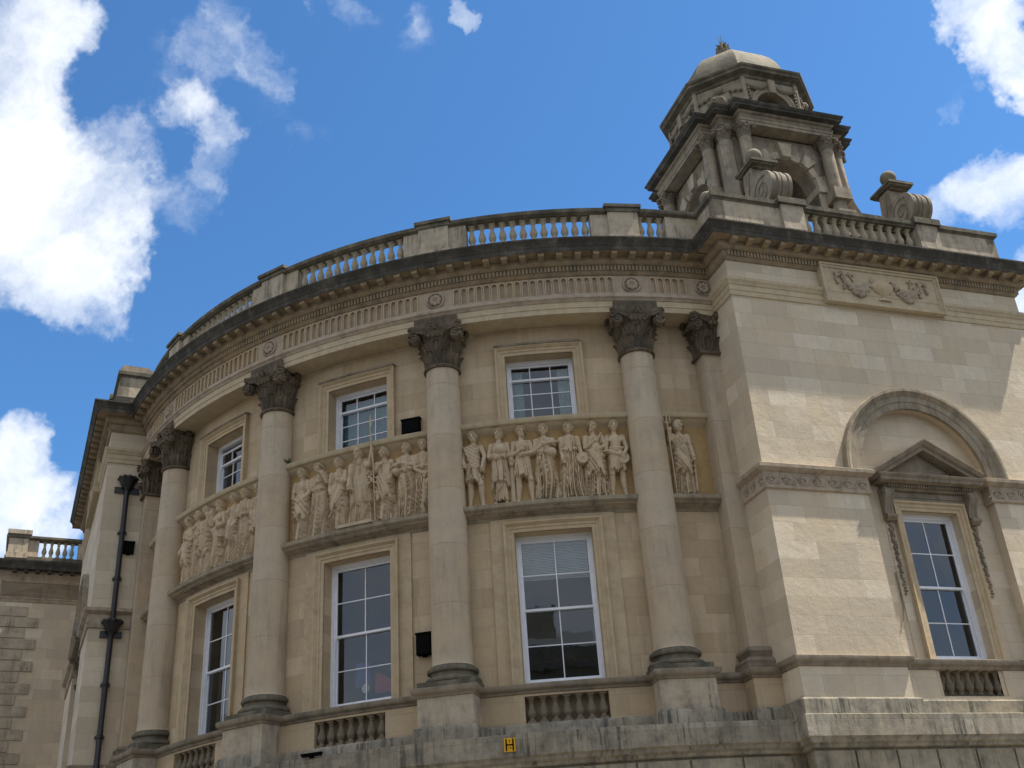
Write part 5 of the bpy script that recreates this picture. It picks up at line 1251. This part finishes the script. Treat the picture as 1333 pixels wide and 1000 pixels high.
b = MB(); b.sweep(fp, [(0, 7.30), (.03, 7.31), (.05, 7.40), (.08, 7.43), (.0, 7.48), (0, 8.0), (.05, 8.03), (.07, 8.10), (.12, 8.20), (.18, 8.28), (.18, 8.40)], caps=False); b.build('frieze', 'frieze', fwg)
b = MB(); b.sweep(fp, [(.18, 8.40), (.42, 8.41), (.43, 8.52), (.46, 8.56), (.52, 8.66), (.52, 8.72), (-.2, 8.85)], caps=False)
for p, dd_ in along([p2(PL, FS, UE), p2(PL, FS, -6)], .385): b.box(pm_of(p, dd_), -.07, .07, 8.31, 8.41, .16, .38)
b.build('cornice', 'crust', fwg)
b = MB(); b.sweep(fp, [(-.25, 8.75), (.08, 8.75), (.08, 8.98), (.04, 9.0), (-.25, 9.0)]); b.sweep(fp, [(-.25, 9.62), (.03, 9.62), (.10, 9.68), (.10, 9.76), (-.25, 9.80), (-.25, 9.62)]); b.build('parapet_rail', 'coping', fwg)
for u0, u1_ in ((1.36, 1.72), (-6, .02)): b = MB(); b.box(FM, u0, u1_, 9.0, 9.62, -.2, .0, back=True); b.build('parapet_pier', 'pier', fwg)
b = MB(); b.box(FM, 1.72, UE, 8.9, 9.85, -.3, .06, back=True); b.box(FM, 1.70, UE+.04, 8.9, 9.1, -.3, .11, back=True); b.box(FM, 1.64, UE+.08, 9.80, 9.96, -.36, .14, back=True); b.build('pedestal', 'pier', fwg)
b = MB(); b.box(lambda u, z, p: PL(u, z, p), 8.6, 22, ground_z, 12.6, -9, -1.0, back=True); b.build('unseen_shade_block', 'ashlar', fwg)  # unseen block, added to keep the sun off the wing wall
bw_ = empty('balustrade', parent=fwg)
for k in range(5): q = PL(FS+.10, 9.0, .10+1.18*(k+.5)/5); inst(bal_me, 'baluster', bw_, Matrix.Translation(q) @ Matrix.Rotation(R_(45), 4, 'Z') @ Matrix.Diagonal((1, 1, 1.04, 1)))

# ---------------------------------------------------------------- street and the houses opposite (seen mirrored in the panes)
b = MB(); b.quad((-900, -900, ground_z-.12), (900, -900, ground_z-.12), (900, 900, ground_z-.12), (-900, 900, ground_z-.12)); o = b.build('street', 'asphalt', None, smooth=0); o['kind'] = 'structure'
b = MB(); b.sweep([p2(PL, 26, 3.2), p2(PL, -1, 3.2)]+arc(16.2, -36, 36, 3)+[p2(PR, -1, 3.2), p2(PR, 26, 3.2)], [(-16, ground_z), (0, ground_z), (0, ground_z-.13)], caps=False); o = b.build('pavement', 'paving', None, smooth=0); o['kind'] = 'structure'
def opposite(x0, y0, x1, y1, H, depth, label, nb, fl):
    e = empty('street_house', label, 'building', 'houses on the opposite side of the street')
    a, c = Vector((x0, y0)), Vector((x1, y1)); L = (c-a).length; dd_ = (c-a)/L; o_ = Vector((dd_.y, -dd_.x)); f = lambda u, z, p: (a.x+dd_.x*u+o_.x*p, a.y+dd_.y*u+o_.y*p, z)
    b = MB(); b.box(f, 0, L, ground_z, H, -depth, 0, back=True); b.build('wall', 'ashlar', e)
    b = MB(); b.box(f, -.2, L+.2, H-.6, H-.2, -.1, .45, back=True); b.box(f, 0, L, H, H+.8, -.4, .05, back=True); b.build('cornice', 'grey', e)
    b = MB(); b.poly([f(0, H, -.4), f(L, H, -.4), f(L, H+2.6, -depth/2), f(0, H+2.6, -depth/2)]); b.poly([f(0, H, -.4), f(0, H+2.6, -depth/2), f(0, H, -depth)]); b.poly([f(L, H, -.4), f(L, H+2.6, -depth/2), f(L, H, -depth)]); b.build('roof', 'lead', e, smooth=0)
    b = MB()
    for q in (.12, .62): b.box(f, L*q, L*q+1.8, H, H+4.0, -depth/2-.5, -depth/2+.5, back=True)
    b.build('chimney', 'ashlar', e)
    for j in range(fl):
        for k in range(nb):
            z = ground_z+1.0+j*(H-ground_z-1.5)/fl; u = L*(k+.5)/nb; wn = MB(); wn.frame(f, [(u-.6, z), (u-.6, z+2.0), (u+.6, z+2.0), (u+.6, z)], [(0, 0), (0, .05), (.12, .06), (.12, 0)], closed=True); q = wn.build('window', 'paint', e)
            g = MB(); g.quad(f(u-.6, z, .012), f(u+.6, z, .012), f(u+.6, z+2.0, .012), f(u-.6, z+2.0, .012)); g.build('pane', 'glazing_dark', q, smooth=0)
opposite(44, -36, 20, -47, 7.5, 9, 'long stone terrace across the street, behind the viewer to the right', 7, 3)
opposite(19.5, -47, 3, -52, 9.2, 9, 'taller stone house across the street, directly behind the viewer', 5, 4)
opposite(2.5, -52, -20, -50, 6.5, 9, 'lower stone house across the street, behind the viewer to the left', 7, 3)
opposite(-36, -38, -50, -16, 7.0, 9, 'stone house closing the far end of the side street', 6, 3)
scene.cycles.max_bounces = 8; scene.cycles.transparent_max_bounces = 12
